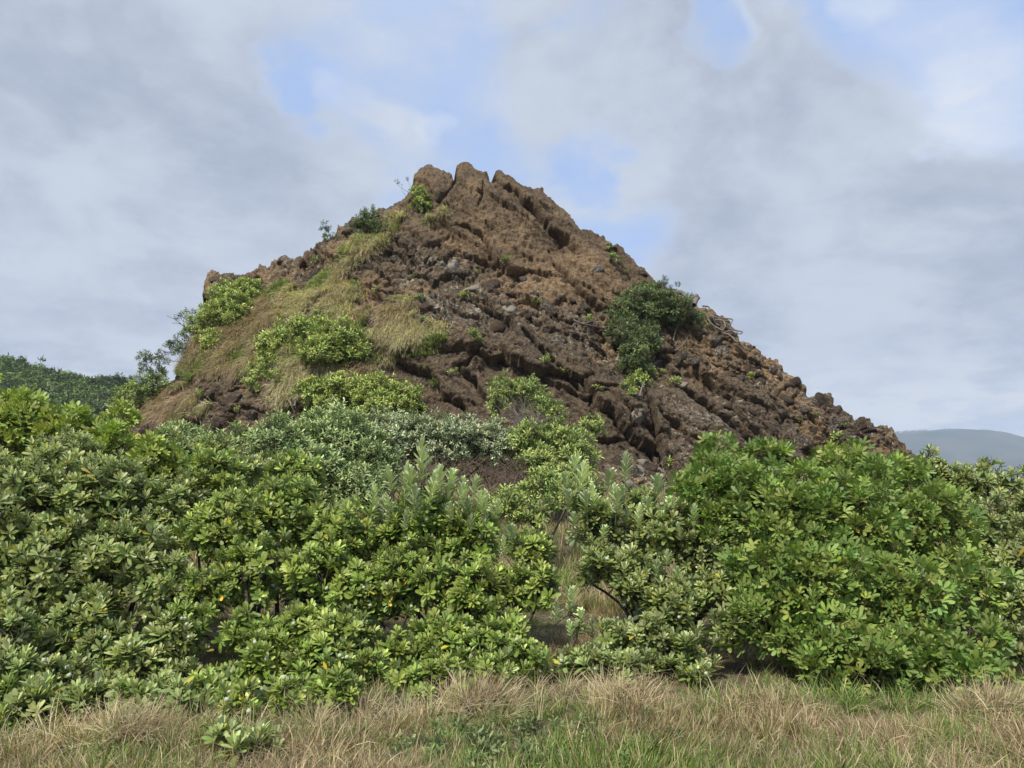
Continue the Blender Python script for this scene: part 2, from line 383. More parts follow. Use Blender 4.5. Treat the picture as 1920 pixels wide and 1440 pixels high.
# smooth normals from a blurred surface
N = np.cross(du, dv); N /= np.linalg.norm(N, axis=-1, keepdims=True)+1e-9
def blur(A, k, it=2):
    for _ in range(it):
        for ax in (0, 1):
            c = np.cumsum(np.concatenate([np.repeat(A.take([0], ax), k+1, ax), A, np.repeat(A.take([-1], ax), k, ax)], ax), ax)
            n = A.shape[ax]
            A = (c.take(range(2*k+1, 2*k+1+n), ax)-c.take(range(0, n), ax))/(2*k+1)
    return A
N = blur(N, 14); N /= np.linalg.norm(N, axis=-1, keepdims=True)
if N[NV//2, NU//2, 1] > 0: N = -N
P = G.reshape(-1, 3); u = UU.ravel(); v = VV.ravel()
isf = (np.arange(nr)[:, None]*np.ones(NU)[None] < NV).ravel()
wu = u+14*fbm(P*0.8, 3, 50); wv = v+14*fbm(P*0.8, 3, 60)
def soft(poly, k=3): return blur(inpoly(wu, wv, poly).astype(float).reshape(nr, NU), k).ravel()*isf
GRASS = soft([(395,560),(470,545),(560,530),(615,505),(650,515),(690,560),(770,565),(800,600),(840,625),(815,660),(745,668),(700,680),(690,735),(560,740),(540,790),(500,745),(470,700),(420,720),(385,700),(310,740),(230,775),(300,740),(340,690),(360,640),(385,600)])
GRASS2 = soft([(725,415),(770,395),(830,395),(850,410),(800,430),(760,440),(725,440)])
GRASS3 = soft([(625,480),(680,450),(730,445),(700,475),(650,505)])
GRASS4 = soft([(225,800),(230,775),(330,745),(380,740),(410,770),(380,790),(300,800)])
grass = np.clip(GRASS+GRASS2+GRASS3+GRASS4, 0, 1)*(1-0.85*sst(fbm(P*0.9, 4, 45), 0.08, 0.26))
TOP = soft([(740,300),(1000,300),(1250,520),(1180,600),(1100,570),(1010,520),(930,500),(850,460),(760,430)], 6)
LOW = soft([(800,640),(860,600),(960,600),(1120,680),(1200,700),(1300,700),(1450,720),(1500,790),(1520,900),(700,900),(700,660)], 6)
RUB = np.clip(1-TOP-LOW-grass, 0, 1)
# strata coordinates in metres: a runs down to the right along the slabs
ca, sa = math.cos(R(40)), math.sin(R(40))
xm, zm = P[:, 0], P[:, 2]
a_ = xm*ca-zm*sa; b_ = xm*sa+zm*ca
Q = np.stack([a_*0.42, b_, P[:, 1]*0.5], 1)
wq = np.stack([fbm(P*0.5, 3, 70), fbm(P*0.5, 3, 80), fbm(P*0.5, 3, 90)], 1)
crest = np.abs(v-np.interp(u, us, yr)); cw = np.where(isf, 0.12+0.88*sst(crest, 0, 34), 1.0)
h = 0.55*fbm(P*0.22, 3, 1)*cw
wA = worley(Q*0.42+wq*0.35, 5); f1, f2, idc = wA[:3]
e = f2-f1+0.03*fbm(P*3, 2, 66)
h += (0.40*(idc-0.5)-0.30*np.exp(-(e/0.03)**2))*(0.75*LOW+0.35*TOP+0.5*RUB)*cw
wB = worley(Q*1.15+wq*0.5, 15); g1, g2, idg = wB[:3]; e2 = g2-g1
h += (0.22*(idg-0.5)-0.15*np.exp(-(e2/0.06)**2))*(0.22*LOW+0.12*TOP+0.9*RUB)*(0.4+0.6*cw)
wC = worley(P*2.1+wq*0.4, 25); s1, s2, ids = wC[:3]
h += 0.08*np.sqrt(np.clip(1-(s1/0.55)**2, 0, 1))*(ids > 0.6)*(0.85*RUB+0.15*LOW)
wD = worley(P*5.0+wq*0.6, 35); s1b, s2b, idsb = wD[:3]
nog = 1-0.85*grass
h += (-0.62*wA[3][:, 1]*(0.8*LOW+0.45*TOP+0.55*RUB)+facet(wA, 0.22)*(LOW+0.5*TOP+0.6*RUB)-0.26*wB[3][:, 1]*(0.45*LOW+0.35*TOP+0.6*RUB)+facet(wB, 0.14)*(0.25*LOW+0.2*TOP+0.65*RUB)+facet(wC, 0.09)*(0.2*LOW+0.2*TOP+0.65*RUB))*(0.1+0.9*cw)+facet(wD, 0.075)*nog*(0.4+0.6*cw)
h += -0.06*np.exp(-((s2-s1)/0.12)**2)*(RUB+0.5*TOP+0.4*LOW)
h += 0.055*np.sqrt(np.clip(1-(s1b/0.55)**2, 0, 1))*(idsb > 0.4)*(RUB+0.5*LOW+0.35*TOP)
h += 0.10*fbm(Q*1.1, 4, 100, 0.55, True)*(0.35*TOP+0.12*LOW+0.4*RUB)*(0.3+0.7*cw)
fine = fbm(P*4.5, 4, 110, 0.62)
h += (fine*(0.07*TOP+0.07*LOW+0.11*RUB+0.05*grass)+0.045*fbm(P*11, 2, 115)*nog)*(0.45+0.55*cw)
h += 0.09*fbm(P*1.6, 3, 120)*(1-0.3*grass)
CR = [([(919,334),(944,355),(966,371),(1000,399),(1016,421),(1031,436),(1053,452),(1084,471)], 9, .8),
 ([(852,326),(850,345),(845,365),(831,379),(822,390)], 7, .55),([(908,345),(906,355),(904,377),(897,396)], 5, .35),
 ([(850,429),(875,430),(900,440),(915,458),(922,480)], 5, .45),([(875,474),(903,486),(931,497)], 5, .35),
 ([(1040,495),(1056,508),(1069,527),(1084,545),(1106,567),(1131,583),(1152,585)], 7, .55),
 ([(975,622),(984,632),(1012,658),(1044,686),(1075,712),(1098,735)], 6, .5),
 ([(925,655),(900,664),(878,681),(860,683),(867,695),(892,713),(900,734),(917,759),(935,778)], 8, .65),
 ([(1279,721),(1308,742),(1348,772),(1377,797),(1413,826),(1440,850)], 9, .75),
 ([(1210,735),(1220,764),(1226,808),(1242,845),(1250,875)], 9, .75),([(1240,775),(1257,790),(1286,812),(1315,834),(1340,860)], 7, .5),
 ([(1112,735),(1110,780),(1120,815),(1145,823),(1169,817)], 6, .5),([(1180,780),(1176,800),(1190,815)], 4, .3),([(1440,742),(1455,752),(1479,779)], 5, .4),
 ([(1500,790),(1508,812),(1514,850)], 6, .4),([(930,385),(960,410),(990,430),(1010,455)], 4, .25),([(990,380),(1020,400),(1050,430)], 3, .2),
 ([(1120,455),(1150,480),(1180,515)], 5, .3),([(1095,705),(1110,730),(1160,735),(1200,720)], 6, .45),([(770,660),(800,690),(860,720),(900,760)], 3, .15),
 ([(800,735),(850,742),(900,770)], 3, .15),([(760,345),(790,370),(812,398)], 4, .2),([(1170,600),(1160,640),(1180,690)], 8, .6),([(960,560),(1000,575),(1050,600),(1110,610)], 5, .35),
 ([(700,560),(760,580),(830,590)], 5, .3),([(640,520),(700,545),(770,555)], 5, .3),([(880,560),(940,590),(970,615)], 5, .35),([(1260,650),(1330,690),(1400,720)], 5, .3)]
for line, wd, dp in CR:
    m = (u > min(p[0] for p in line)-60) & (u < max(p[0] for p in line)+60) & (v > min(p[1] for p in line)-60) & (v < max(p[1] for p in line)+60) & isf
    uu = u[m]+5*fbm(P[m]*2.5, 2, 130); vv = v[m]+5*fbm(P[m]*2.5, 2, 140)
    d, sd_, fr = segdist(uu, vv, line)
    tp = np.minimum(1, 0.35+4*np.minimum(fr, 1-fr))
    up = sd_ < 0                         # above the crack: an overhanging lip; below: a ramp
    h[m] += tp*(-dp*1.1*np.exp(-(d/(wd*0.40))**2)+np.where(up, dp*0.28*np.exp(-((d-wd)/(wd*1.2))**2), -dp*0.10*np.exp(-(d/(wd*2.0))**2)))
BL = [(1400,755,100,32,38,.45),(1330,800,75,28,38,.35),(1160,772,50,46,0,.6),(880,632,34,28,0,.45),(893,665,34,26,-10,.35),(1040,395,120,24,43,.35),(1105,545,60,36,38,.35),
 (1010,700,90,30,42,.35),(935,390,55,40,50,.3),(875,350,26,40,0,.3),(805,350,30,40,0,.3),(1285,845,40,30,30,.3),(1300,690,60,20,25,.3),(1150,640,40,30,30,-.5),(1180,700,50,40,0,-.45),
 (840,480,60,30,30,.3),(640,470,50,20,-25,.25),(1060,650,60,22,42,.3),(960,660,40,30,30,.25),(1130,490,40,18,20,.3),(420,760,70,30,0,.35),(590,650,90,40,0,.3)]
for cx, cy, rx, ry, an, hh in BL:
    A = R(an); dx = (u-cx)*math.cos(A)+(v-cy)*math.sin(A); dyy = -(u-cx)*math.sin(A)+(v-cy)*math.cos(A)
    q = (dx/rx)**2+(dyy/ry)**2
    h += hh*np.exp(-q**1.6)*isf*cw
hs = np.where(isf, 1, sst((v-np.interp(u, us, yr))/300, 0, 0.15)*0.8+0.12)
OUT = np.stack([-np.sin(np.arctan2(G[..., 0], G[..., 1])*0.5), -np.cos(np.arctan2(G[..., 0], G[..., 1])*0.5), 0.12+0*G[..., 0]], -1)
wfr = isf.reshape(nr, NU)[..., None].astype(float)
DD = N*(1-0.62*wfr)+OUT*0.62*wfr; DD = blur(DD, 4); DD /= np.linalg.norm(DD, axis=-1, keepdims=True)
Pd = P+DD.reshape(-1, 3)*(h*hs)[:, None]
RK = Pd.reshape(nr, NU, 3)
idx = np.arange(nr*NU).reshape(nr, NU)
Fq = np.stack([idx[:-1, :-1], idx[:-1, 1:], idx[1:, 1:], idx[1:, :-1]], -1).reshape(-1, 4)
me = mesh_np('rock_outcrop', Pd, Fq, (M_rock,))
soil = np.clip(sst(fbm(P*0.55, 4, 150), -0.05, 0.4)*(0.9*RUB+0.25*TOP)+0.8*np.exp(-((u-1030)/110)**2-((v-540)/45)**2)+0.7*np.exp(-((u-1400)/120)**2-((v-670)/50)**2)+0.4*np.exp(-((u-330)/70)**2-((v-780)/20)**2), 0, 1)
dark = np.clip(0.75*LOW+RUB*0.85-0.55*soil+0.25*fbm(P*0.4, 3, 160), 0, 1)
lich = np.clip(0.50*RUB+0.2*LOW*sst(u, 1100, 1300)+0.28*LOW+0.08*TOP+0.5*fbm(P*0.5, 3, 170), 0, 1)*(1-grass)
vcol(me, 'zone', np.stack([soil*(1-grass), dark, lich, grass], 1))
rock = link('rock_outcrop', me, label='pyramid of brown volcanic conglomerate with three blunt spires on its summit', category='rock outcrop')
# look-up: which point of the rock shows at (u, v)
pu, pv = proj(RK[:NV]); CS = 4; LUT = np.full((360, 480), -1, np.int64); LD = np.full((360, 480), 1e9)
ci = (pu/CS).astype(int).ravel(); ri = (pv/CS).astype(int).ravel(); yy = RK[:NV, :, 1].ravel()
ok = (ci >= 0) & (ci < 480) & (ri >= 0) & (ri < 360)
order = np.argsort(-yy); order = order[ok[order]]
LUT[ri[order], ci[order]] = order
def onrock(u_, v_):
    c, r = int(u_/CS), int(v_/CS)
    for rad in range(0, 14):
        for rr in range(r, r+rad+1):
            for cc in range(c-rad, c+rad+1):
                if 0 <= rr < 360 and 0 <= cc < 480 and LUT[rr, cc] >= 0:
                    k = LUT[rr, cc]; return Vector(Pd[k]), Vector(N.reshape(-1, 3)[k]).normalized()
    return Vector(at(u_, v_, 28)), Vector((0, -1, 0.5))

# stones lying on or set in the rock: parts of the outcrop
from mathutils import noise as mnoise
import bmesh
def stone_mesh(seed, sub=3, cut=7, flat=0.75):
    bm = bmesh.new(); bmesh.ops.create_icosphere(bm, subdivisions=sub, radius=1)
    rr = random.Random(seed); planes = []
    for i in range(cut):
        n = Vector((rr.gauss(0, 1), rr.gauss(0, 1), rr.gauss(0, 1))).normalized(); planes.append((n, rr.uniform(0.5, 0.74)))
    off = Vector((seed*3.1, seed*1.7, 0))
    for w_ in bm.verts:
        c = w_.co.copy()
        for n, d in planes:
            k = c.dot(n)
            if k > d: c -= n*(k-d)*0.97
        c *= 1.3*(1+0.14*mnoise.noise(c*1.7+off)+0.08*mnoise.noise(c*5+off))
        c.z *= flat; w_.co = c
    me = bpy.data.meshes.new('stone'); bm.to_mesh(me); bm.free(); me.materials.append(M_stone)
    me.polygons.foreach_set('use_smooth', np.ones(len(me.polygons), bool)); return me
STM = [stone_mesh(i+1, 3, 9+i % 4, 0.6+0.07*(i % 5)) for i in range(9)]
STS = [stone_mesh(i+20, 2, 9, 0.75) for i in range(7)]
PALES = {(15,884),(20,846),(15,955),(17,1198),(13,428+15),(20,1190),(14,1206),(14,1243),(15,1183)}
STONES = [(1192,885,24),(1212,872,18),(1186,905,18),(884,534,15),(918,532,20),(934,540,13),(846,497,20),(862,505,13),(955,577,15),(796,573,14),(770,470,12),(1042,632,18),(1028,616,13),(935,614,22),(905,600,12),(1092,581,14),(1031,578,14),(1545,747,20),(1571,766,17),
 (1530,758,12),(1616,790,13),(1632,797,12),(1650,808,13),(1404,649,13),(1452,680,15),(1467,702,13),(1492,712,10),(1358,652,22),(1345,632,12),(1276,668,16),(1300,676,13),(1324,688,10),(1370,700,12),(1385,704,12),
 (1198,772,17),(1220,811,10),(1208,836,9),(645,432,17),(700,452,16),(662,425,10),(398,516,12),(560,488,9),(520,492,9),(395,737,16),(428,748,17),(443,743,9),(415,790,22),(462,776,15),(452,803,18),(485,806,15),(500,795,14),(398,800,13),(372,742,10),(350,745,12),
 (1190,872,20),(1206,866,14),(1243,880,14),(1165,868,15),(1222,888,11),(1183,902,15),(1445,800,14),(1500,820,18),(1486,800,12),(1415,840,20),(1120,500,17),(1000,548,8),(1072,560,8),(990,590,9),(1210,730,8),(1283,718,12),(1270,700,10),(1605,800,11),
 (690,500,12),(725,520,10),(740,480,10),(810,525,12),(870,520,9),(960,545,9),(1010,520,10),(1052,525,12),(1085,600,10),(1120,620,12),(1010,615,9),(975,640,12),(1330,610,14),(1310,625,12),(1210,508,13),(1150,460,10),(1480,745,14),(1510,760,13),(1430,710,14),(1400,690,12),(1600,815,11),(1640,830,12),(1590,840,11),(1560,800,13),(1545,820,12),(1655,825,11),(1675,838,9),(1625,812,9),(1577,790,11)]
PST = []
for _i in range(5):
    _m = stone_mesh(_i+40, 3, 10, 0.6); _m.materials.clear(); _m.materials.append(M_palestone); PST.append(_m)
def put_stone(u_, v_, rpx, big=True, sink=0.6):
    p, n = onrock(u_, v_); r = rpx/F*p.y*1.05
    me = random.choice(PST) if (random.random() < .02 or (rpx, u_) in PALES) else random.choice(STM if big else STS)
    o = link('stone', me, rock)
    o.location = p-n*r*sink
    o.rotation_euler = (random.uniform(-.5, .5), random.uniform(-.2, .9), random.uniform(0, 6.28))
    o.scale = (r*random.uniform(.9, 1.25), r*random.uniform(.8, 1.1), r*random.uniform(.8, 1.15))
for s in STONES: put_stone(*s)
gm = grass.reshape(nr, NU)[:NV]; rb = RUB.reshape(nr, NU)[:NV]; lo = LOW.reshape(nr, NU)[:NV]
cnt = 0
while cnt < 65:
    i, j = random.randrange(30, NV-2), random.randrange(60, NU-30)
    if random.random() > rb[i, j]*1.0+lo[i, j]*0.06: continue
    if pv[i, j] > 880 or gm[i, j] > 0.3: continue
    put_stone(pu[i, j], pv[i, j], random.choice((3.5, 4, 5, 5, 6, 7, 8, 10)), False, 0.5); cnt += 1

# ------------------------------------------------------------------ leaves and leaf clusters
class LeafMesh:
    def __init__(s): s.v = []; s.f = []; s.c = []
    def leaf(s, base, d, up, L, Wd, col, rows=4, bend=0.25, fold=0.18, shape=(0.14, 0.5, 0.92, 1.0, 0.62), colmid=None):
        d = Vector(d).normalized(); side = d.cross(Vector(up))
        if side.length < 1e-3: side = d.cross(Vector((1, 0, 0)))
        side.normalize(); nrm = side.cross(d); p = Vector(base); b = len(s.v)
        cm = colmid or tuple(x*1.15 for x in col)
        for i in range(rows+1):
            t = i/rows; w_ = np.interp(t, (0, .25, .5, .75, 1.0), shape)*Wd*0.5
            c = p+d*(L*t)-nrm*(bend*L*t*t)
            for k, cc in ((-1, col), (0, cm), (1, col)):
                q = c+side*(w_*k)+nrm*(fold*w_*abs(k))
                if i == rows and k == 0: q = q+d*L*0.05
                s.v.append(tuple(q)); s.c.append((*cc, 1))
        for i in range(rows):
            for k in (0, 1):
                a = b+i*3+k; s.f.append((a, a+1, a+4, a+3))
    def tube(s, a, b_, r, col):
        a, b_ = Vector(a), Vector(b_); d = (b_-a).normalized(); x = d.cross(Vector((.3, .9, .2))).normalized(); y = d.cross(x); k = len(s.v)
        for p in (a, b_):
            for j in range(3):
                an = j*2.094; s.v.append(tuple(p+x*r*math.cos(an)+y*r*math.sin(an))); s.c.append((*col, 1))
        for j in range(3): s.f.append((k+j, k+(j+1) % 3, k+3+(j+1) % 3, k+3+j))
    def mesh(s, name, mat):
        me = mesh_np(name, s.v, s.f, (mat,)); vcol(me, 'lc', s.c); return me
def jit(c, k=0.15, rr=random):
    f = 1+rr.uniform(-k, k); return tuple(x*f*(1+rr.uniform(-k, k)*0.4) for x in c)
def mixc(a, b, t): return tuple(x+(y-x)*t for x, y in zip(a, b))
GA = 2.39996
def rosette(n, L, Wd, old, young, rows=4, spread=(15, 78), stem=0.06, yellow=0.0, stemcol=(0.10, 0.09, 0.06)):
    lm = LeafMesh(); lm.tube((0, 0, -stem*1.6), (0, 0, 0.015), 0.004*L/0.08, stemcol)
    for i in range(n):
        t = i/(n-1); el = R(spread[0]+(spread[1]-spread[0])*t**1.2+random.uniform(-9, 9)); az = i*GA+random.uniform(-.25, .25)
        l = L*(1-0.42*t)*random.uniform(.82, 1.12); d = Vector((math.cos(az)*math.cos(el), math.sin(az)*math.cos(el), math.sin(el)))
        upv = Vector((0, 0, 1)) if el < R(70) else Vector((-math.cos(az), -math.sin(az), 0.3))
        col = jit(mixc(old, young, t**1.3))
        if random.random() < yellow: col = jit((0.36, 0.30, 0.03))
        b = Vector((math.cos(az)*0.006, math.sin(az)*0.006, stem*(t-0.8)))
        lm.leaf(b, d, upv, l, l*Wd, col, rows, bend=random.uniform(.05, .3)*(1-t*0.6), fold=random.uniform(.1, .3))
    return lm
K_OLD, K_YNG = (0.150, 0.195, 0.040), (0.52, 0.54, 0.25)
def shoot(n, L, H, pale):
    lm = LeafMesh(); lm.tube((0, 0, -0.1), (0, 0, H), 0.004, (0.25, 0.26, 0.18))
    for i in range(n):
        t = i/(n-1); el = R(28+47*t+random.uniform(-8, 8)); az = i*GA+random.uniform(-.3, .3)
        l = L*(0.75+0.5*math.sin(math.pi*min(1, t*0.9+0.1))-0.35*t)*random.uniform(.85, 1.1)
        d = Vector((math.cos(az)*math.cos(el), math.sin(az)*math.cos(el), math.sin(el)))
        lm.leaf((0, 0, H*t), d, (0, 0, 1), l, l*0.40, jit(mixc(mixc(K_OLD, pale, 0.45), pale, min(1, t*1.3))), 3, bend=0.05, fold=0.25)
    return lm
H_COL, H_NEW = (0.140, 0.210, 0.052), (0.32, 0.37, 0.08)
def palmate(nl, L, new=0.0, rows=4):
    """sprig of long-stalked leaves, each of 3 to 5 paddle leaflets"""
    lm = LeafMesh(); lm.tube((0, 0, -0.08), (0, 0, 0.02), 0.006, (0.12, 0.10, 0.05))
    for i in range(nl):
        t = i/max(1, nl-1); el = R(28+50*t+random.uniform(-10, 10)); az = i*GA+random.uniform(-.3, .3)
        d = Vector((math.cos(az)*math.cos(el), math.sin(az)*math.cos(el), math.sin(el)))
        pl = random.uniform(.07, .12)*L/0.085; e = d*pl; base = Vector((0, 0, 0.02*t))
        lm.tube(base, base+e, 0.0022, (0.16, 0.15, 0.04))
        k = random.choice((3, 3, 3, 4)); col = jit(mixc(H_COL, H_NEW, min(1, new+0.5*t*random.random())), .2)
        nrm = Vector((-d.x*0.15, -d.y*0.15-.12, 1)).normalized(); nrm = (nrm-d*nrm.dot(d)).normalized(); side = d.cross(nrm).normalized(); fw = nrm.cross(side).normalized()
        if fw.dot(d) < 0: fw = -fw
        for j in range(k):
            an = R((j-(k-1)/2)*(42 if k > 3 else 52)); dd = (fw*math.cos(an)+side*math.sin(an)).normalized()
            l = L*(1-0.18*abs(j-(k-1)/2))*random.uniform(.9, 1.1)
            lm.leaf(base+e, dd, nrm, l, l*0.40, jit(col, .06), rows, bend=random.uniform(0, .18), fold=random.uniform(.02, .2), shape=(0.10, 0.42, 0.85, 1.0, 0.66))
    return lm
def finecluster(n, L, size, old, young, rows=2):
    """bushy twig end with many small leaves"""
    lm = LeafMesh()
    for k in range(4):
        az = k*1.7+random.random(); el = R(random.uniform(35, 80)); ax = Vector((math.cos(az)*math.cos(el), math.sin(az)*math.cos(el), math.sin(el)))
        lm.tube((0, 0, 0), ax*size, L*0.04, (0.14, 0.12, 0.09))
        for i in range(n//4):
            t = 0.25+0.75*i/(n//4-1); a2 = i*GA+k; x = ax.orthogonal().normalized(); y = ax.cross(x)
            d = (x*math.cos(a2)+y*math.sin(a2)+ax*(0.3+0.9*t)).normalized()
            lm.leaf(ax*size*t, d, (0, 0, 1), L*random.uniform(.8, 1.2), L*0.4, jit(mixc(old, young, t**2)), rows, bend=.1, fold=.2)
    return lm
def variants(name, mat, makers):
    c = bpy.data.collections.new(name+'_kinds'); out = []
    for mk in makers:
        me = mk.mesh(name, mat); o = bpy.data.objects.new(name, me); c.objects.link(o); out.append(me)
    return c, out
C_KARO = variants('leaf_cluster', M_karo, [rosette(random.choice((13, 15, 17)), random.uniform(.080, .098), .37, K_OLD, mixc(K_OLD, K_YNG, q), yellow=yl) for q, yl in ((.5, 0), (.7, 0), (.9, 0.0), (1, 0), (.8, .08), (.4, .04), (.65, 0))])
C_KGRN = variants('leafy_cluster', M_karo, [rosette(random.choice((12, 14, 16)), random.uniform(.078, .095), .40, (0.150, 0.210, 0.028), mixc((.150, .210, .028), (0.46, 0.52, 0.15), q), yellow=yl) for q, yl in ((.5, 0), (.7, 0.06), (.9, 0), (1, 0), (.5, .0))])
PALE = (0.56, 0.61, 0.36)
C_SHOOT = variants('leafy_shoot', M_karo, [shoot(n, .105, hh, PALE) for n, hh in ((34, .26), (40, .34), (28, .20), (36, .30), (24, .16))])
C_HOU = variants('palmate_sprig', M_houpara, [palmate(n, random.uniform(.085, .10), nw) for n, nw in ((7, 0), (8, .1), (6, .2), (7, .35), (8, 0), (6, .1), (5, .7), (9, .15))])
C_HOUY = variants('yellowish_sprig', M_houpara, [palmate(n, random.uniform(.085, .10), nw) for n, nw in ((7, .8), (8, .6), (6, 1), (7, .5))])
C_FINE = variants('grey_leaf_twig', M_fine, [finecluster(28, .07, .15, (0.105, 0.155, 0.04), (0.36, 0.43, 0.17)) for _ in range(5)])
C_TIP = variants('pale_tipped_twig', M_fine, [finecluster(28, .065, .15, (0.05, 0.10, 0.03), (0.50, 0.53, 0.31)) for _ in range(5)])
C_MIDG = variants('green_leaf_twig', M_fine, [finecluster(24, .075, .15, (0.10, 0.15, 0.03), (0.34, 0.40, 0.11)) for _ in range(5)])
C_LIME = variants('lime_leaf_twig', M_fine, [finecluster(24, .10, .18, (0.12, 0.18, 0.025), (0.44, 0.50, 0.13)) for _ in range(5)])
C_DARK = variants('dark_leaf_twig', M_fine, [finecluster(24, .10, .17, (0.040, 0.07, 0.016), (0.17, 0.22, 0.07)) for _ in range(5)])

# point-instancing node group
NG = {}
def scatter_group(coll):
    if coll.name in NG: return NG[coll.name]
    g = bpy.data.node_groups.new('scatter_'+coll.name, 'GeometryNodeTree')
    g.interface.new_socket('Geometry', in_out='INPUT', socket_type='NodeSocketGeometry'); g.interface.new_socket('Geometry', in_out='OUTPUT', socket_type='NodeSocketGeometry')
    n = g.nodes; gi = n.new('NodeGroupInput'); go = n.new('NodeGroupOutput'); ip = n.new('GeometryNodeInstanceOnPoints'); cn = n.new('GeometryNodeCollectionInfo')
    cn.inputs['Collection'].default_value = coll; cn.inputs['Separate Children'].default_value = True; cn.inputs['Reset Children'].default_value = True
    ip.inputs['Pick Instance'].default_value = True
    def na(nm, ty):
        a = n.new('GeometryNodeInputNamedAttribute'); a.data_type = ty; a.inputs['Name'].default_value = nm
        return next(o for o in a.outputs if o.enabled and o.name == 'Attribute')
    er = n.new('FunctionNodeEulerToRotation')
    L = g.links; L.new(gi.outputs[0], ip.inputs['Points']); L.new(cn.outputs[0], ip.inputs['Instance'])
    L.new(na('idx', 'INT'), ip.inputs['Instance Index']); L.new(na('rot', 'FLOAT_VECTOR'), er.inputs[0]); L.new(er.outputs[0], ip.inputs['Rotation'])
    L.new(na('scl', 'FLOAT'), ip.inputs['Scale']); L.new(ip.outputs[0], go.inputs[0]); NG[coll.name] = g
    return g
def eulers(Zd, spin=None, Xd=None):
    Zd = Zd/np.linalg.norm(Zd, axis=1, keepdims=True); n = len(Zd)
    if Xd is None: Xd = rng.normal(size=(n, 3))
    Xd = Xd-Zd*(Xd*Zd).sum(1, keepdims=True); Xd /= np.linalg.norm(Xd, axis=1, keepdims=True)+1e-9
    Yd = np.cross(Zd, Xd)
    ry = np.arcsin(np.clip(-Xd[:, 2], -1, 1)); rx = np.arctan2(Yd[:, 2], Zd[:, 2]); rz = np.arctan2(Xd[:, 1], Xd[:, 0])
    return np.stack([rx, ry, rz], 1)
def scatter(name, P_, E, sc_, ix, kinds, parent=None, off=(0, 0, 0), **props):
    me = mesh_np(name, np.asarray(P_)-np.array(off), [])
    me.attributes.new('rot', 'FLOAT_VECTOR', 'POINT').data.foreach_set('vector', np.asarray(E, np.float32).ravel())
    me.attributes.new('scl', 'FLOAT', 'POINT').data.foreach_set('value', np.asarray(sc_, np.float32))
    me.attributes.new('idx', 'INT', 'POINT').data.foreach_set('value', np.asarray(ix, np.int32))
    o = link(name, me, parent, **props)
    md = o.modifiers.new('scatter', 'NODES'); md.node_group = scatter_group(kinds[0]); return o

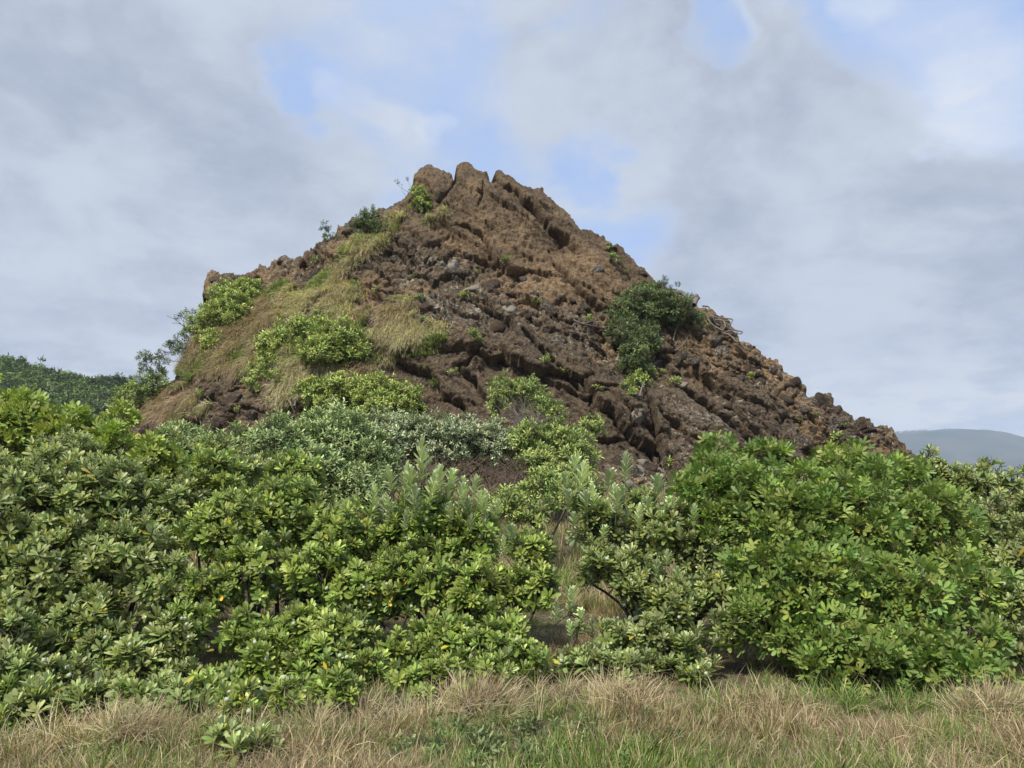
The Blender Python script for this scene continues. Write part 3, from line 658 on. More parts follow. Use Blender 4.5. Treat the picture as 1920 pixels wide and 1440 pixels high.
# ------------------------------------------------------------------ shrubs
def capsule_mesh():
    bm = bmesh.new(); bmesh.ops.create_icosphere(bm, subdivisions=2, radius=0.016)
    for q in bm.verts:
        a = math.atan2(q.co.y, q.co.x); q.co.x *= 1+0.06*math.cos(3*a); q.co.y *= 1+0.06*math.cos(3*a); q.co.z *= 1.12
    me = bpy.data.meshes.new('seed_capsule'); bm.to_mesh(me); bm.free(); me.materials.append(M_capsule)
    me.polygons.foreach_set('use_smooth', np.ones(len(me.polygons), bool)); return me
CAPS = capsule_mesh()
_l = LeafMesh(); _l.leaf((0, 0, 0), (1, 0, 0), (0, 0, 1), .072, .032, (1, 1, 1)); YLEAF = _l.mesh('leaf', M_yellow)
TOTALPARTS = 0
def shrub(name, label, lobes, kinds, spacing=0.11, scale=1.0, parts=0, upbias=0.5, base=None, cat='shrub', group=None, bark=None,
          shoots=(), caps=0, yell=0, inner=0.35, trunk_r=0.03, mix=None, squash=1.0, twig=True, minz=True, nstem=3, foliage_name='foliage', jag=0.30, shell=(0.66, 1.10), holes=0.38, shsc=1.0):
    """lobes: (x, y, z, rx, ry, rz) in metres"""
    global TOTALPARTS
    bark = bark or M_bark
    L = np.array(lobes, float); cen = L[:, :3]; rad = L[:, 3:]
    pts, nrm = [], []
    for i in range(len(L)):
        a, b, c = rad[i]; area = 4*math.pi*(((a*b)**1.6+(a*c)**1.6+(b*c)**1.6)/3)**(1/1.6)
        n = int(area/spacing**2)
        d = rng.normal(size=(n, 3)); d /= np.linalg.norm(d, axis=1, keepdims=True)
        f = rng.uniform(*shell, size=n)*(1+jag*vnoise(d*2.3+i*7.7, 31))
        p = cen[i]+d*rad[i]*f[:, None]; pts.append(p); nrm.append(d/rad[i]*rad[i].mean())
        m = int(n*inner); d = rng.normal(size=(m, 3)); d /= np.linalg.norm(d, axis=1, keepdims=True)
        pts.append(cen[i]+d*rad[i]*rng.uniform(.25, .7, size=(m, 1))); nrm.append(d)
    Pn = np.concatenate(pts); Nn = np.concatenate(nrm)
    keep = np.ones(len(Pn), bool)
    for i in range(len(L)):                       # thin out what is buried inside other lobes
        q = (((Pn-cen[i])/rad[i])**2).sum(1); keep &= ~((q < 0.42) & (rng.random(len(Pn)) < 0.6))
    if holes: keep &= (vnoise(Pn*(2.2/max(.25, rad.mean())*.45), 77) > -1+holes) | (rng.random(len(Pn)) < .25)
    if minz: keep &= Pn[:, 2] > ground_z(Pn[:, 0], Pn[:, 1])+0.10
    Pn, Nn = Pn[keep], Nn[keep]
    if base is None:
        cx, cy = cen[:, 0].mean(), cen[:, 1].mean(); base = (cx, cy, gz(cx, cy)-0.03)
    base = Vector(base); root = thing(name, label, cat, base, group)
    Up = Nn/np.linalg.norm(Nn, axis=1, keepdims=True)*(1-upbias)+np.array((0, -0.08, 1.0))*upbias+rng.normal(size=Nn.shape)*0.22
    E = eulers(Up); sc_ = scale*rng.uniform(.62, 1.22, len(Pn)); ix = rng.integers(0, len(kinds[1]), len(Pn))
    view = np.array((0, 0, CAMZ))-Pn; dist = np.linalg.norm(view, axis=1); vis = (Nn*view).sum(1)/dist
    score = vis/dist*7+0.3*rng.random(len(Pn))
    pu_, pv_ = proj(Pn); score = np.where((pu_ < -20) | (pu_ > 1940) | (pv_ > 1460), -9, score)
    order = np.argsort(-score); pk = order[:parts]; rest = order[parts:]
    for k in pk:
        o = link('leaf_cluster', kinds[1][ix[k]], root); o.location = Vector(Pn[k])-base; o.rotation_euler = E[k]; o.scale = (sc_[k],)*3
    TOTALPARTS += len(pk)
    if len(rest): scatter(foliage_name, Pn[rest], E[rest], sc_[rest], ix[rest], kinds, root, base, kind='stuff')
    # wood: trunk from the base to each lobe, limbs in the lobes, twigs to the clusters
    tb = Tubes(); nodes = []
    stems = [base+Vector((random.uniform(-1, 1)*trunk_r*5, random.uniform(-1, 1)*trunk_r*5, 0)) for _ in range(nstem)]
    for i in range(len(L)):
        c = Vector(cen[i]); st = random.choice(stems); low = c-Vector((0, 0, rad[i][2]*0.55))
        pp = curve_pts(st, low, 6, 0.10, 0.0); tb.add(pp, trunk_r, trunk_r*0.55, 6)
        for _ in range(9):
            dd = Vector((random.gauss(0, 1), random.gauss(0, 1), random.gauss(0, 1)+0.4)).normalized()
            e = c+Vector((dd.x*rad[i][0], dd.y*rad[i][1], dd.z*rad[i][2]))*0.62
            q = curve_pts(low, e, 4, 0.12); tb.add(q, trunk_r*0.5, trunk_r*0.2, 4); nodes += q[2:]
    if twig and len(nodes):
        ND = np.array([tuple(q) for q in nodes]); step = max(1, len(Pn)//900)
        for k in list(pk)+list(rest[::step]):
            d = ((ND-Pn[k])**2).sum(1); q = nodes[int(d.argmin())]
            if d.min() < 1.2: tb.add([q, (q+Vector(Pn[k]))/2+Vector((0, 0, -0.02)), Pn[k]], trunk_r*0.16, trunk_r*0.09, 3)
    for (x, y, z, s) in shoots:
        me = random.choice(C_SHOOT[1]); o = link('leafy_shoot', me, root)
        o.location = Vector((x, y, z))-base; o.rotation_euler = (random.uniform(-.22, .22), random.uniform(-.22, .22), random.uniform(0, 6.28)); o.scale = (s,)*3
        if nodes:
            q = nodes[int(((ND-np.array((x, y, z)))**2).sum(1).argmin())]; tb.add([q, (q+Vector((x, y, z)))/2, (x, y, z)], .006, .004, 4)
    link('branches', tb.mesh('branches', bark, base), root)
    cand = [k for k in pk if Nn[k][2] > -0.6][:max(1, len(pk))]
    for j in range(min(caps, len(cand))):
        k = random.choice(cand); zz = Vector(Up[k]).normalized(); sd2 = zz.orthogonal().normalized()
        o = link('seed_capsule', CAPS, root); o.location = Vector(Pn[k])+zz*0.035*scale+sd2*random.uniform(-.015, .015)+Vector((0, -0.02, 0))-base; o.scale = (random.uniform(.8, 1.15),)*3; o.rotation_euler = E[k]
    for j in range(min(yell, len(cand))):
        k = random.choice(cand); o = link('leaf', YLEAF, root, label='yellow withered leaf'); zz = Vector(Up[k]).normalized()
        o.location = Vector(Pn[k])-zz*0.012+Vector((0, -0.03, -0.01))-base; o.rotation_euler = (random.uniform(-.5, .5), random.uniform(0.2, 1.0), random.uniform(3.3, 6.1)); o.scale = (random.uniform(.8, 1.1),)*3
    return root
def LB(items):
    """(u, v, distance, radius[, squash]) -> lobes"""
    out = []
    for it in items:
        u_, v_, Y_, r = it[:4]; k = it[4] if len(it) > 4 else 0.9
        x, y, z = at(u_, v_, Y_); out.append((x, y, z, r, r*0.95, r*k))
    return out
def SH(items): return [(*at(u_+du_, v_+dv_+abs(du_)*.5, Y_+dy_), s*sf) for u_, v_, Y_, s in items for du_, dv_, dy_, sf in ((0, 0, 0, 1), (random.uniform(14, 30), random.uniform(10, 30), .1, .85), (random.uniform(-30, -14), random.uniform(10, 35), -.1, .8))]

fg = 'grey-green karo shrubs at the front'
shrub('karo_shrub', 'tall grey-green shrub filling the left edge of the thicket, with white seed capsules', LB([(60,960,7.8,.62),(-60,1040,7.3,.6),(190,935,8.0,.52),(90,1075,7.3,.48),(240,1040,7.5,.42),(330,960,8.2,.40),(20,1160,7.0,.34),(170,1170,7.0,.32),(-80,880,8.2,.5),(300,1090,7.3,.28),(130,880,8.5,.42),(260,1235,6.6,.24,.8),(340,1285,6.5,.20,.8),(200,1215,6.7,.2),(330,1190,6.8,.22),(60,1235,6.8,.2),(420,1300,6.4,.15,.8),(110,1270,6.15,.20,.8),(300,1295,6.0,.15,.8),(200,1300,6.1,.13,.8),(20,1180,6.5,.2),(190,1310,5.75,.13,.7),(260,1330,5.7,.12,.7),(60,1330,5.6,.18),(150,1325,5.55,.16,.9),(250,1318,5.55,.16,.9),(350,1318,5.55,.15,.9),(20,1270,6.0,.2)]),
      C_KARO, .090, 1.12, 300, .55, caps=34, yell=7, cat='shrub', trunk_r=.028)
shrub('karo_shrub', 'grey-green shrub with dark forked branches in the left half, beside the tall edge shrub', LB([(430,985,7.8,.40),(540,960,8.1,.42),(640,1000,7.9,.34),(480,1070,7.5,.36),(600,1080,7.5,.36),(390,1110,7.2,.22),(560,1185,6.9,.27),(640,1190,6.9,.24),(460,1185,6.8,.17),(440,1270,6.6,.17,.7),(590,1255,6.6,.22,.8),(560,890,8.6,.28),(400,900,8.6,.36),(670,1100,7.4,.24),(350,1165,6.9,.18),(500,1240,6.6,.24),(620,1235,6.6,.26),(560,1290,6.4,.18,.8),(690,1250,6.7,.18),(440,1310,5.95,.15,.7),(380,1290,6.1,.12),(590,1300,6.2,.13,.8),(450,1318,5.6,.15,.9),(540,1312,5.7,.15,.9),(640,1298,5.9,.15,.9)]),
      C_KGRN, .090, 1.12, 300, .5, caps=26, yell=6, trunk_r=.026)
shrub('karo_shrub', 'low leafy shrub in the dark bottom left corner', LB([(40,1300,6.0,.22,.8),(95,1340,5.7,.16,.8),(-10,1370,5.5,.2),(40,1385,5.45,.13,.8),(150,1320,5.9,.12)]), C_KGRN, .085, 1.25, 110, .5, caps=4, yell=2, trunk_r=.012)
shrub('karo_shrub', 'small sprouting shrub in dry grass at the bottom edge', LB([(415,1385,5.0,.12,.8),(485,1395,4.9,.12,.8),(455,1420,4.75,.12,.8),(520,1425,4.75,.07)]), C_KARO, .07, 1.05, 70, .7, caps=0, yell=0, trunk_r=.008)
shrub('karo_shrub', 'shrub topped with pale upright shoots, left of the grassy gap', LB([(800,985,8.0,.40),(730,1020,7.9,.28),(880,1010,7.9,.32),(770,1090,7.5,.36),(880,1110,7.5,.36),(960,1100,7.7,.24),(830,1205,7.0,.30),(910,1210,7.0,.25),(740,1215,6.9,.18),(960,1180,7.1,.18),(700,1120,7.4,.2),(1000,1030,8,.22),(1010,1100,7.6,.20),(840,1265,6.6,.24,.8),(930,1260,6.6,.2,.8),(760,1270,6.6,.18,.8),(985,1240,6.8,.2),(650,1270,6.6,.15),(800,1305,6.15,.13,.7),(880,1300,6.2,.13,.7)]),
      C_KGRN, .090, 1.10, 300, .55, caps=8, yell=6, trunk_r=.024,
      shoots=SH([(790,905,8,1.35),(760,930,7.9,1.02),(735,925,8,1.02),(845,915,8,1.08),(885,930,8,0.97),(820,930,7.8,1.14),(700,960,8,0.86),(930,975,7.9,0.76),(860,950,7.7,0.86),(775,960,7.6,0.86),(960,1010,7.8,0.76),(905,965,7.8,0.86),(640,970,8.3,0.65),(805,945,7.7,0.97)]))
shrub('karo_shrub', 'open shrub with pale upright shoots, right of the grassy gap', LB([(1130,985,8.0,.26),(1240,1000,7.9,.34),(1190,1075,7.6,.28),(1310,1030,7.8,.28),(1260,1130,7.3,.28),(1340,1110,7.4,.22),(1220,1195,7.0,.20),(1290,1220,6.9,.22),(1250,1265,6.8,.16),(1100,1080,7.7,.10),(1330,960,8.2,.22),(1100,930,8.2,.2),(1200,950,8.1,.22),(1130,1050,7.6,.2),(1150,1190,7.1,.16),(1110,1240,6.8,.16),(1370,1180,7.0,.2),(1180,1255,6.7,.2,.8),(1300,1280,6.6,.18,.8),(1060,1240,6.9,.12),(1390,1060,7.6,.2)]),
      C_KARO, .092, 1.08, 300, .55, caps=8, yell=6, trunk_r=.022, nstem=4,
      shoots=SH([(1085,925,8,1.19),(1075,890,8.2,0.97),(1140,915,8,1.08),(1172,905,8,1.02),(1232,935,8,1.14),(1215,965,7.8,0.97),(1260,960,7.8,0.86),(1350,945,8,1.08),(1335,935,8.1,0.97),(1365,980,7.8,0.97),(1100,960,7.8,0.97),(1155,965,7.7,0.86),(1300,990,7.7,0.76),(1250,1060,7.4,0.65)]))
shrub('karo_shrub', 'thin young sprout rising from grass in the central gap', LB([(1068,1150,7.2,.05),(1085,1175,7.1,.05)]), C_KARO, .09, .8, 6, .8, trunk_r=.005, nstem=1, shoots=SH([(1066,1140,7.2,0.86),(1092,1165,7.1,0.65)]))
shrub('houpara_shrub', 'broad glossy green shrub of paddle-shaped leaflets on the right', LB([(1380,935,8.0,.38),(1500,945,8.0,.38),(1610,950,8.0,.40),(1325,990,7.9,.24),(1440,990,7.6,.40),(1580,1010,7.5,.46),(1720,990,7.8,.42),(1520,1100,7.1,.40),(1660,1120,7.1,.44),(1430,1090,7.3,.26),(1570,1200,6.8,.32),(1700,1215,6.8,.32),(1480,1170,6.9,.24),(1780,1110,7.3,.36),(1345,895,8.3,.20),(1640,1265,6.5,.26),(1460,1055,7.1,.2),(1540,1270,6.5,.2),(1420,1170,6.9,.2),(1800,1200,6.9,.26),(1440,875,8.3,.2),(1480,860,8.4,.12),(1350,850,8.4,.12),(1590,862,8.4,.13),(1700,880,8.3,.12),(1300,930,8.0,.14),(1570,880,8.3,.2),(1670,900,8.3,.18),(1540,985,7.6,.3)]),
      C_HOU, .096, .90, 300, .45, cat='shrub', trunk_r=.028, holes=.58, jag=.42, yell=4)
shrub('houpara_shrub', 'low glossy clump drooping onto the grass in the bottom right', LB([(1790,1262,6.4,.22,.8),(1845,1290,6.2,.16,.8),(1740,1240,6.6,.18)]), C_HOU, .10, .95, 60, .4, trunk_r=.012)
shrub('karo_shrub', 'grey-green shrub against the right edge with branches poking into the hazy hill', LB([(1850,985,8.2,.36),(1925,1060,7.8,.36),(1880,1120,7.3,.28),(1900,905,8.8,.20),(1820,900,9.0,.26),(1740,880,9.2,.22),(1890,1210,7.0,.22),(1950,960,8.4,.3),(1765,890,9.2,.2),(1850,870,9.1,.1)]), C_KARO, .10, 1.0, 200, .55, caps=4, yell=3, trunk_r=.02, holes=.45)
shrub('houpara_shrub', 'yellowish-green glossy shrub standing behind the left edge shrub', LB([(40,800,9.6,.38),(130,820,9.6,.34),(210,840,9.4,.26),(-60,790,9.6,.45),(290,870,9.2,.25),(220,800,10.2,.2)]), C_HOUY, .115, 1.0, 150, .55, trunk_r=.022)
shrub('karo_shrub', 'grey-green shrub crown just below the stony left foot of the rock', LB([(330,860,9.6,.30),(400,850,9.9,.28),(270,880,9.3,.3),(460,885,9.8,.24),(500,870,10.2,.18)]), C_KARO, .10, 1.05, 110, .55, caps=6, yell=3, trunk_r=.02)
# middle distance
shrub('coastal_shrub', 'dense grey small-leaved shrub below the rock, left of the clipped dome', LB([(520,850,13.5,.62,.8),(630,850,14,.68,.9),(590,900,12.6,.52),(670,920,12.6,.40),(430,860,13.5,.55,.7),(690,870,14,.5),(340,830,14.5,.45,.6),(620,810,14.8,.5,.8)]), C_FINE, .12, 1.05, 0, .5, trunk_r=.03, bark=M_brown, inner=.6)
DOME = shrub('coastal_shrub', 'long wind-clipped dome of pale-tipped small leaves over bare stems', LB([(625,815,16.5,.55,.8),(700,822,16.5,.60,.82),(775,828,16.4,.60,.85),(850,832,16.3,.60,.85),(920,836,16.3,.50,.9),(575,810,16.8,.38,.7),(740,805,16.9,.5,.6)]), C_TIP, .115, .95, 0, .6, trunk_r=.03, bark=M_brown, inner=.5, nstem=6)
shrub('coastal_shrub', 'rounded olive shrub against the right end of the pale-tipped dome', LB([(990,835,16.2,.42),(1050,830,16.6,.42,.8),(1085,860,16.2,.35),(1010,870,15.8,.35,.7),(1040,895,15.5,.25)]), C_MIDG, .12, 1.0, 0, .55, trunk_r=.03, bark=M_brown, nstem=3)
shrub('coastal_shrub', 'small dark shrub at the foot of the bulging brown slab', LB([(1110,800,18,.24),(1095,825,17.5,.2)]), C_MIDG, .13, .9, 0, .5, trunk_r=.02, bark=M_brown)
FAN = shrub('coastal_shrub', 'fan-shaped shrub with bare pale stems standing against the rock face', LB([(945,732,20.5,.36),(985,735,20.6,.40,.8),(1020,762,20.4,.36,.8),(1042,785,20.2,.24),(935,758,20.3,.26)]), C_MIDG, .13, .95, 0, .6, trunk_r=.028, bark=M_pale, base=at(995, 815, 20.0), minz=False, nstem=6)
shrub('coastal_shrub', 'low olive shrub beside the dry grass under tangled stems', LB([(950,950,11.8,.26),(1000,935,12.2,.28),(1065,930,12.4,.26),(1020,800+105,13.5,.25),(1000,975,11.5,.16),(1080,895,14,.2)]), C_MIDG, .11, .85, 0, .5, trunk_r=.02, bark=M_brown)
# tangle of bare stems under the clipped dome
def tangle(root, pts0, pts1, n, mat, r=(.008, .016), cat='branches', bend=.16, name='bare_stems'):
    tb = Tubes(); b = Vector(at(*pts0[0]))
    for _ in range(n):
        q0 = random.choice(pts0); q1 = min(pts1, key=lambda z_: abs(z_[0]-q0[0]+random.uniform(-90, 90)))
        a = Vector(at(*[x+random.uniform(-1, 1)*s for x, s in zip(q0, (35, 12, .5))])); c = Vector(at(*[x+random.uniform(-1, 1)*s for x, s in zip(q1, (40, 12, .6))]))
        r0 = random.uniform(*r); q = curve_pts(a, c, 6, bend); tb.add(q, r0, r0*.5, 4)
        for k in (2, 3, 4):
            if random.random() < .6: tb.add(curve_pts(q[k], q[k]+Vector((random.uniform(-.4, .4), random.uniform(-.2, .2), random.uniform(.05, .45))), 3, .15), r0*.4, r0*.2, 3)
    return link(name, tb.mesh(name, mat, root.location), root)
tangle(DOME, [(700,925,15.6),(760,935,15.4),(820,935,15.4),(880,930,15.6),(940,930,15.4),(990,925,15.2)], [(670,850,15.6),(740,850,15.8),(820,850,15.8),(900,860,15.8),(970,860,15.4),(650,840,15.8)], 110, M_brown, bend=.12)
tangle(FAN, [(1000,812,19.9),(985,812,19.9),(1015,808,19.9)], [(945,750,20.1),(975,755,20.1),(1010,770,20.1),(1035,785,20.0),(960,745,20.1)], 34, M_pale, (.008, .014), bend=.06)

# shrubs rooted in the rock
def RL(items, lift=0.5):
    out = []
    for it in items:
        u_, v_, rp = it[:3]; k = it[3] if len(it) > 3 else .85
        p, n = onrock(u_, v_); r = rp/F*p.y; x, y, z = at(u_, v_, p.y-r*lift); out.append((x, y, z, r, r*.8, r*k))
    return out
def rock_shrub(label, items, kinds, spacing=.15, sc_=1.0, base=None, name='rock_shrub', **k):
    bu, bv = base or (sum(i[0] for i in items)/len(items), max(i[1]+i[2]*.6 for i in items))
    p, n = onrock(bu, bv)
    return shrub(name, label, RL(items, k.pop('lift', .5)), kinds, spacing, sc_, 0, k.pop('upbias', .5), base=p-n*.1, minz=False, trunk_r=k.pop('trunk_r', .03), bark=k.pop('bark', M_pale), **k)
rock_shrub('bright green shrub covering the left shoulder of the rock', [(440,585,42,.75),(405,600,36),(455,560,36),(375,615,26),(420,550,28,.7),(470,540,22,.6),(400,640,24)], C_LIME, .17, .95)
rock_shrub('rounded bright green shrub in the middle of the grassy slope', [(530,640,42,.7),(585,622,42,.7),(635,635,45,.7),(665,655,30),(510,665,28),(600,660,40,.6)], C_LIME, .16, .95)
rock_shrub('sprawling lime green shrub at the foot of the grassy slope', [(590,735,32,.7),(640,730,38,.7),(700,735,40,.7),(750,748,36,.7),(620,760,30,.7),(700,765,40,.6),(770,760,22)], C_LIME, .15, .9)
rock_shrub('sparse yellow-green shrub left of the rounded one on the grassy slope', [(480,700,22),(510,690,24),(530,710,20),(475,725,14)], C_LIME, .22, .9)
rock_shrub('dark glossy shrub hanging on the right flank of the rock', [(1195,575,45,.85),(1235,570,42,.8),(1180,615,34),(1205,640,36),(1275,585,34,.6),(1190,672,30),(1165,600,24),(1220,545,24,.6),(1300,595,16,.7)], C_DARK, .155, .85, lift=.75, holes=.8, jag=.45)
rock_shrub('small yellow-green shrub below the dark hanging shrub', [(1200,715,22),(1180,730,14),(1212,700,12)], C_LIME, .17, .8)
rock_shrub('airy shrub on the crest left of the summit', [(690,420,24,.9),(668,425,16),(712,425,16),(690,400,14)], C_DARK, .24, .95, lift=.2, upbias=.6, trunk_r=.02)
rock_shrub('wispy little shrub on the lower step of the crest', [(612,437,12),(625,445,10),(608,425,7)], C_DARK, .26, .9, lift=.2, trunk_r=.012)
rock_shrub('light green shrub clinging beside the left summit spire', [(788,375,18,1.1),(795,390,14),(780,360,11)], C_LIME, .17, .8, trunk_r=.02)
rock_shrub('green shrub at the lowest left foot of the rock', [(265,738,28),(240,745,22),(290,725,20),(225,760,18),(255,765,25)], C_MIDG, .17, 1.2)
rock_shrub('leggy shrub against the sky on the left edge of the rock', [(330,650,16),(352,632,16),(310,670,14),(345,600,9),(360,585,8),(350,660,16)], C_DARK, .27, 1.0, lift=.2, base=(365, 690), trunk_r=.02, jag=.4)
rock_shrub('leggy shrub with bare twigs above the left foot of the rock', [(275,672,14),(290,700,16),(305,690,10),(262,690,8),(300,720,14)], C_DARK, .27, 1.0, lift=.2, base=(300, 740), trunk_r=.02, jag=.4)
rock_shrub('tiny upright plant on the right crest', [(1141,462,5,2.0)], C_LIME, .14, .5, lift=.1, trunk_r=.008)
rock_shrub('wispy sapling leaning left from the summit spire', [(745,343,5),(754,346,4),(765,338,4)], C_DARK, .2, .55, lift=0, base=(775, 372), trunk_r=.012)
# small green plants in crevices
PL_ = [(895,512),(1000,575),(945,492),(1020,682),(890,630),(897,640),(800,660),(780,668),(850,700),(800,695),(812,725),(1100,600),(1165,630),(1120,733),(1110,735),(1240,700),(1160,495),(1173,515),(1145,485),(1262,722),(1520,780),(1500,795),(1585,800),(1570,820),(1300,620),(1325,615),(760,675),(735,655),(870,560),(770,520),(620,490),(590,495),(445,545),(400,795),(445,775),(1255,870),(1060,700),(1410,710),(820,640),(795,600),(760,560),(790,565),(700,545),(660,535)]
MARKS = [('left summit spire',805,345),('summit crack',975,375),('pale squarish boulder',884,532),('dark hanging shrub',1200,600),('bare trailing roots',1350,610),('fan-shaped shrub',985,750),('rounded slope shrub',590,640),
 ('airy crest shrub',685,420),('knobbly right crest boulders',1555,750),('stony left foot',425,755),('long lower right crack',1345,770),('pale slabs at the rock base',1200,880),('left shoulder shrub',425,580),('dry grass slope edge',820,610),
 ('middle lichened boulder',955,577),('bulging slab at the base',1160,775),('lime shrub below the slope',690,740),('upper right overhang',1120,500),('two joined round blocks',885,650)]
USED = set()
def where(a, b, head):
    for nm, mx, my in sorted(MARKS, key=lambda m: (m[1]-a)**2+(m[2]-b)**2):
        dx, dy = a-mx, b-my
        r = ('above' if dy < 0 else 'below') if abs(dy) > abs(dx) else ('left of' if dx < 0 else 'right of')
        for adv in ('just ', 'farther '):
            l = f'{head} {adv}{r} the {nm}'
            if l not in USED: USED.add(l); return l
for i, (a, b) in enumerate(PL_):
    p, n = onrock(a, b); k = random.choice((.55, .7, .9, 1.2))
    rt = thing('rock_plant', where(a, b, ('tiny' if k < .8 else 'small')+' green plant on the rock'), 'plant', p, 'small plants in the rock crevices')
    q = Tubes(); q.add([(0, 0, -.05), (0, -.03, .05), (0, -.05, .12)], .01, .006, 3); link('stem', q.mesh('stem', M_brown), rt)
    for j in range(3):
        o = link('leaf_cluster', C_LIME[1][(i+j) % 5], rt); o.location = (random.uniform(-.12, .12), -.05, random.uniform(0, .1)); o.scale = (k,)*3; o.rotation_euler = (random.uniform(-.3, .9), random.uniform(-.5, .5), random.uniform(0, 6))

# weathered roots and dead wood on the right crest
def deadwood(label, lines, r0, r1, mat=M_pale, name='dead_wood', dz=-.15):
    tb = Tubes(); p0, _ = onrock(*lines[0][0]); 
    for ln in lines:
        pts = []
        for a, b in ln:
            p, n = onrock(a, b); pts.append(at(a, b, p.y+dz))
        # smooth
        P_ = [Vector(q) for q in pts]; out = []
        for i in range(len(P_)-1):
            for t in (0, .33, .66):
                a0, a1, a2, a3 = P_[max(i-1, 0)], P_[i], P_[i+1], P_[min(i+2, len(P_)-1)]
                out.append(0.5*((2*a1)+(a2-a0)*t+(2*a0-5*a1+4*a2-a3)*t*t+(3*a1-a0-3*a2+a3)*t**3))
        out.append(P_[-1]); k = random.uniform(.8, 1.2); tb.add(out, r0*k, r1*k, 6)
    return link(name, tb.mesh(name, mat, p0), loc=p0, label=label, category='dead wood')
deadwood('thick grey bleached branch arching on the right crest', [[(1255,555),(1268,548),(1282,551),(1290,566),(1295,575)],[(1292,572),(1299,560),(1308,553)],[(1300,572),(1306,560),(1311,556)]], .11, .08, dz=-1.3)
deadwood('tangle of thin bare roots trailing over the right crest', [[(1310,585),(1322,588),(1328,600),(1340,612),(1352,622)],[(1325,598),(1336,592),(1340,605),(1350,610)],[(1340,600),(1355,602),(1360,612),(1354,620),(1360,628)],[(1318,574),(1328,575),(1332,582)],
  [(1352,597),(1371,598),(1373,602),(1367,610)],[(1345,615),(1360,622),(1372,620),(1380,630)],[(1366,616),(1382,620),(1392,622),(1388,626),(1378,624)],[(1335,608),(1350,618),(1365,625),(1375,636)],[(1330,590),(1345,596),(1362,606),(1378,618)],[(1356,624),(1368,628),(1378,638),(1384,642)]], .035, .02)
deadwood('pale forked sapling trunk below the rounded shrub on the slope', [[(552,762),(556,740),(553,725),(540,708),(533,690),(528,670)],[(540,708),(525,703),(510,700)],[(556,740),(566,752),(575,765)],[(552,750),(546,742)],[(535,695),(531,680),(534,668)]], .045, .025, name='dead_sapling')
deadwood('bare branch lying across the middle of the rock face', [[(1075,600),(1095,608),(1115,612),(1140,618)],[(1095,608),(1110,602)]], .05, .03, M_brown, 'fallen_branch')
deadwood('bare twigs reaching left into the sky from the left shoulder', [[(362,620),(345,612),(330,600),(312,592)],[(345,612),(335,606),(322,606)],[(350,600),(338,592),(325,590)]], .02, .008, M_brown, 'bare_twigs', -.1)

# ------------------------------------------------------------------ grass
STRAW, STRAW2, GREEN, RUST = (0.52, 0.42, 0.25), (0.31, 0.23, 0.13), (0.17, 0.24, 0.055), (0.27, 0.18, 0.10)
def tuft(n, L, wd, cols, lean=0.5, spread=.05, droop=.5, lean_dir=0.0, segs=4):
    lm = LeafMesh()
    for i in range(n):
        az = random.uniform(0, 6.28); r = random.uniform(0, spread); b = Vector((r*math.cos(az), r*math.sin(az), -.01))
        tilt = abs(random.gauss(0, lean)); d = Vector((math.cos(az)*math.sin(tilt)+lean_dir, math.sin(az)*math.sin(tilt), math.cos(tilt))).normalized()
        l = L*random.uniform(.45, 1.15); c = jit(random.choice(cols), .25)
        up = Vector((-d.x, -d.y, 1.2*(d.x**2+d.y**2)+.05)); out = Vector((d.x, d.y, 0)); 
        if out.length < .05: out = Vector((math.cos(az), math.sin(az), 0))
        nrm = -(out.normalized()*0.3-Vector((0, 0, 1))*1.0)
        side = d.cross(nrm).normalized(); k = len(lm.v); dr = droop*random.uniform(.2, 1.4); tw = random.uniform(-.8, .8)
        for j in range(segs+1):
            t = j/segs; p = b+d*(l*t)+out.normalized()*(dr*l*.35*t*t)-Vector((0, 0, 1))*(dr*l*.45*t*t*t)
            s2 = (side*math.cos(tw*t)+out.normalized()*math.sin(tw*t)); w_ = wd*(1-t)**.7*.5+.0003
            cc = mixc(mixc(c, (0.05, .05, .02), .35), c, min(1, t*2))
            lm.v += [tuple(p-s2*w_), tuple(p+s2*w_)]; lm.c += [(*cc, 1)]*2
        for j in range(segs): a = k+2*j; lm.f.append((a, a+1, a+3, a+2))
    return lm
T_GROUND = variants('ground_tuft', M_grass, [tuft(20, .20, .006, [STRAW, STRAW, STRAW2, GREEN], .6) for _ in range(4)]+[tuft(18, .20, .007, [GREEN, GREEN, STRAW], .45) for _ in range(3)]+[tuft(20, .24, .005, [STRAW, STRAW2, RUST], .8, .07, .9) for _ in range(3)])
T_LONG = variants('long_blades', M_grass, [tuft(26, .42, .007, [STRAW, STRAW2, STRAW], .55, .09, 1.0) for _ in range(3)]+[tuft(18, .40, .009, [GREEN, GREEN, (0.12, .2, .04), STRAW], .45, .06, .8) for _ in range(3)])
T_ROCK = variants('slope_tuft', M_grass, [tuft(20, .42, .016, [(.50, .44, .26), STRAW2, (.62, .55, .33)], .5, .10, 1.2, .5) for _ in range(4)]+[tuft(16, .26, .022, [(.17, .24, .06), (.26, .32, .10), (.40, .38, .19)], .7, .10, .5, .1) for _ in range(3)]+[tuft(20, .40, .016, [STRAW2, STRAW, (.34, .26, .15), (.42,.34,.19)], .5, .10, 1.3, .6) for _ in range(2)])
def ground_scatter(n, y0, y1, pw, lo=.0):
    yy = y0+(y1-y0)*rng.random(n)**pw; xx = (rng.random(n)*2-1)*(yy*0.72+.4); return xx, yy
xx, yy = ground_scatter(15000, 3.9, 10.5, 1.3)
zz = ground_z(xx, yy); nz = fbm(np.stack([xx*.9, yy*.9, xx*0], 1), 3, 200); nz2 = fbm(np.stack([xx*1.6, yy*1.6, xx*0], 1), 3, 210)
pr = rng.random(len(xx))*.5-.25
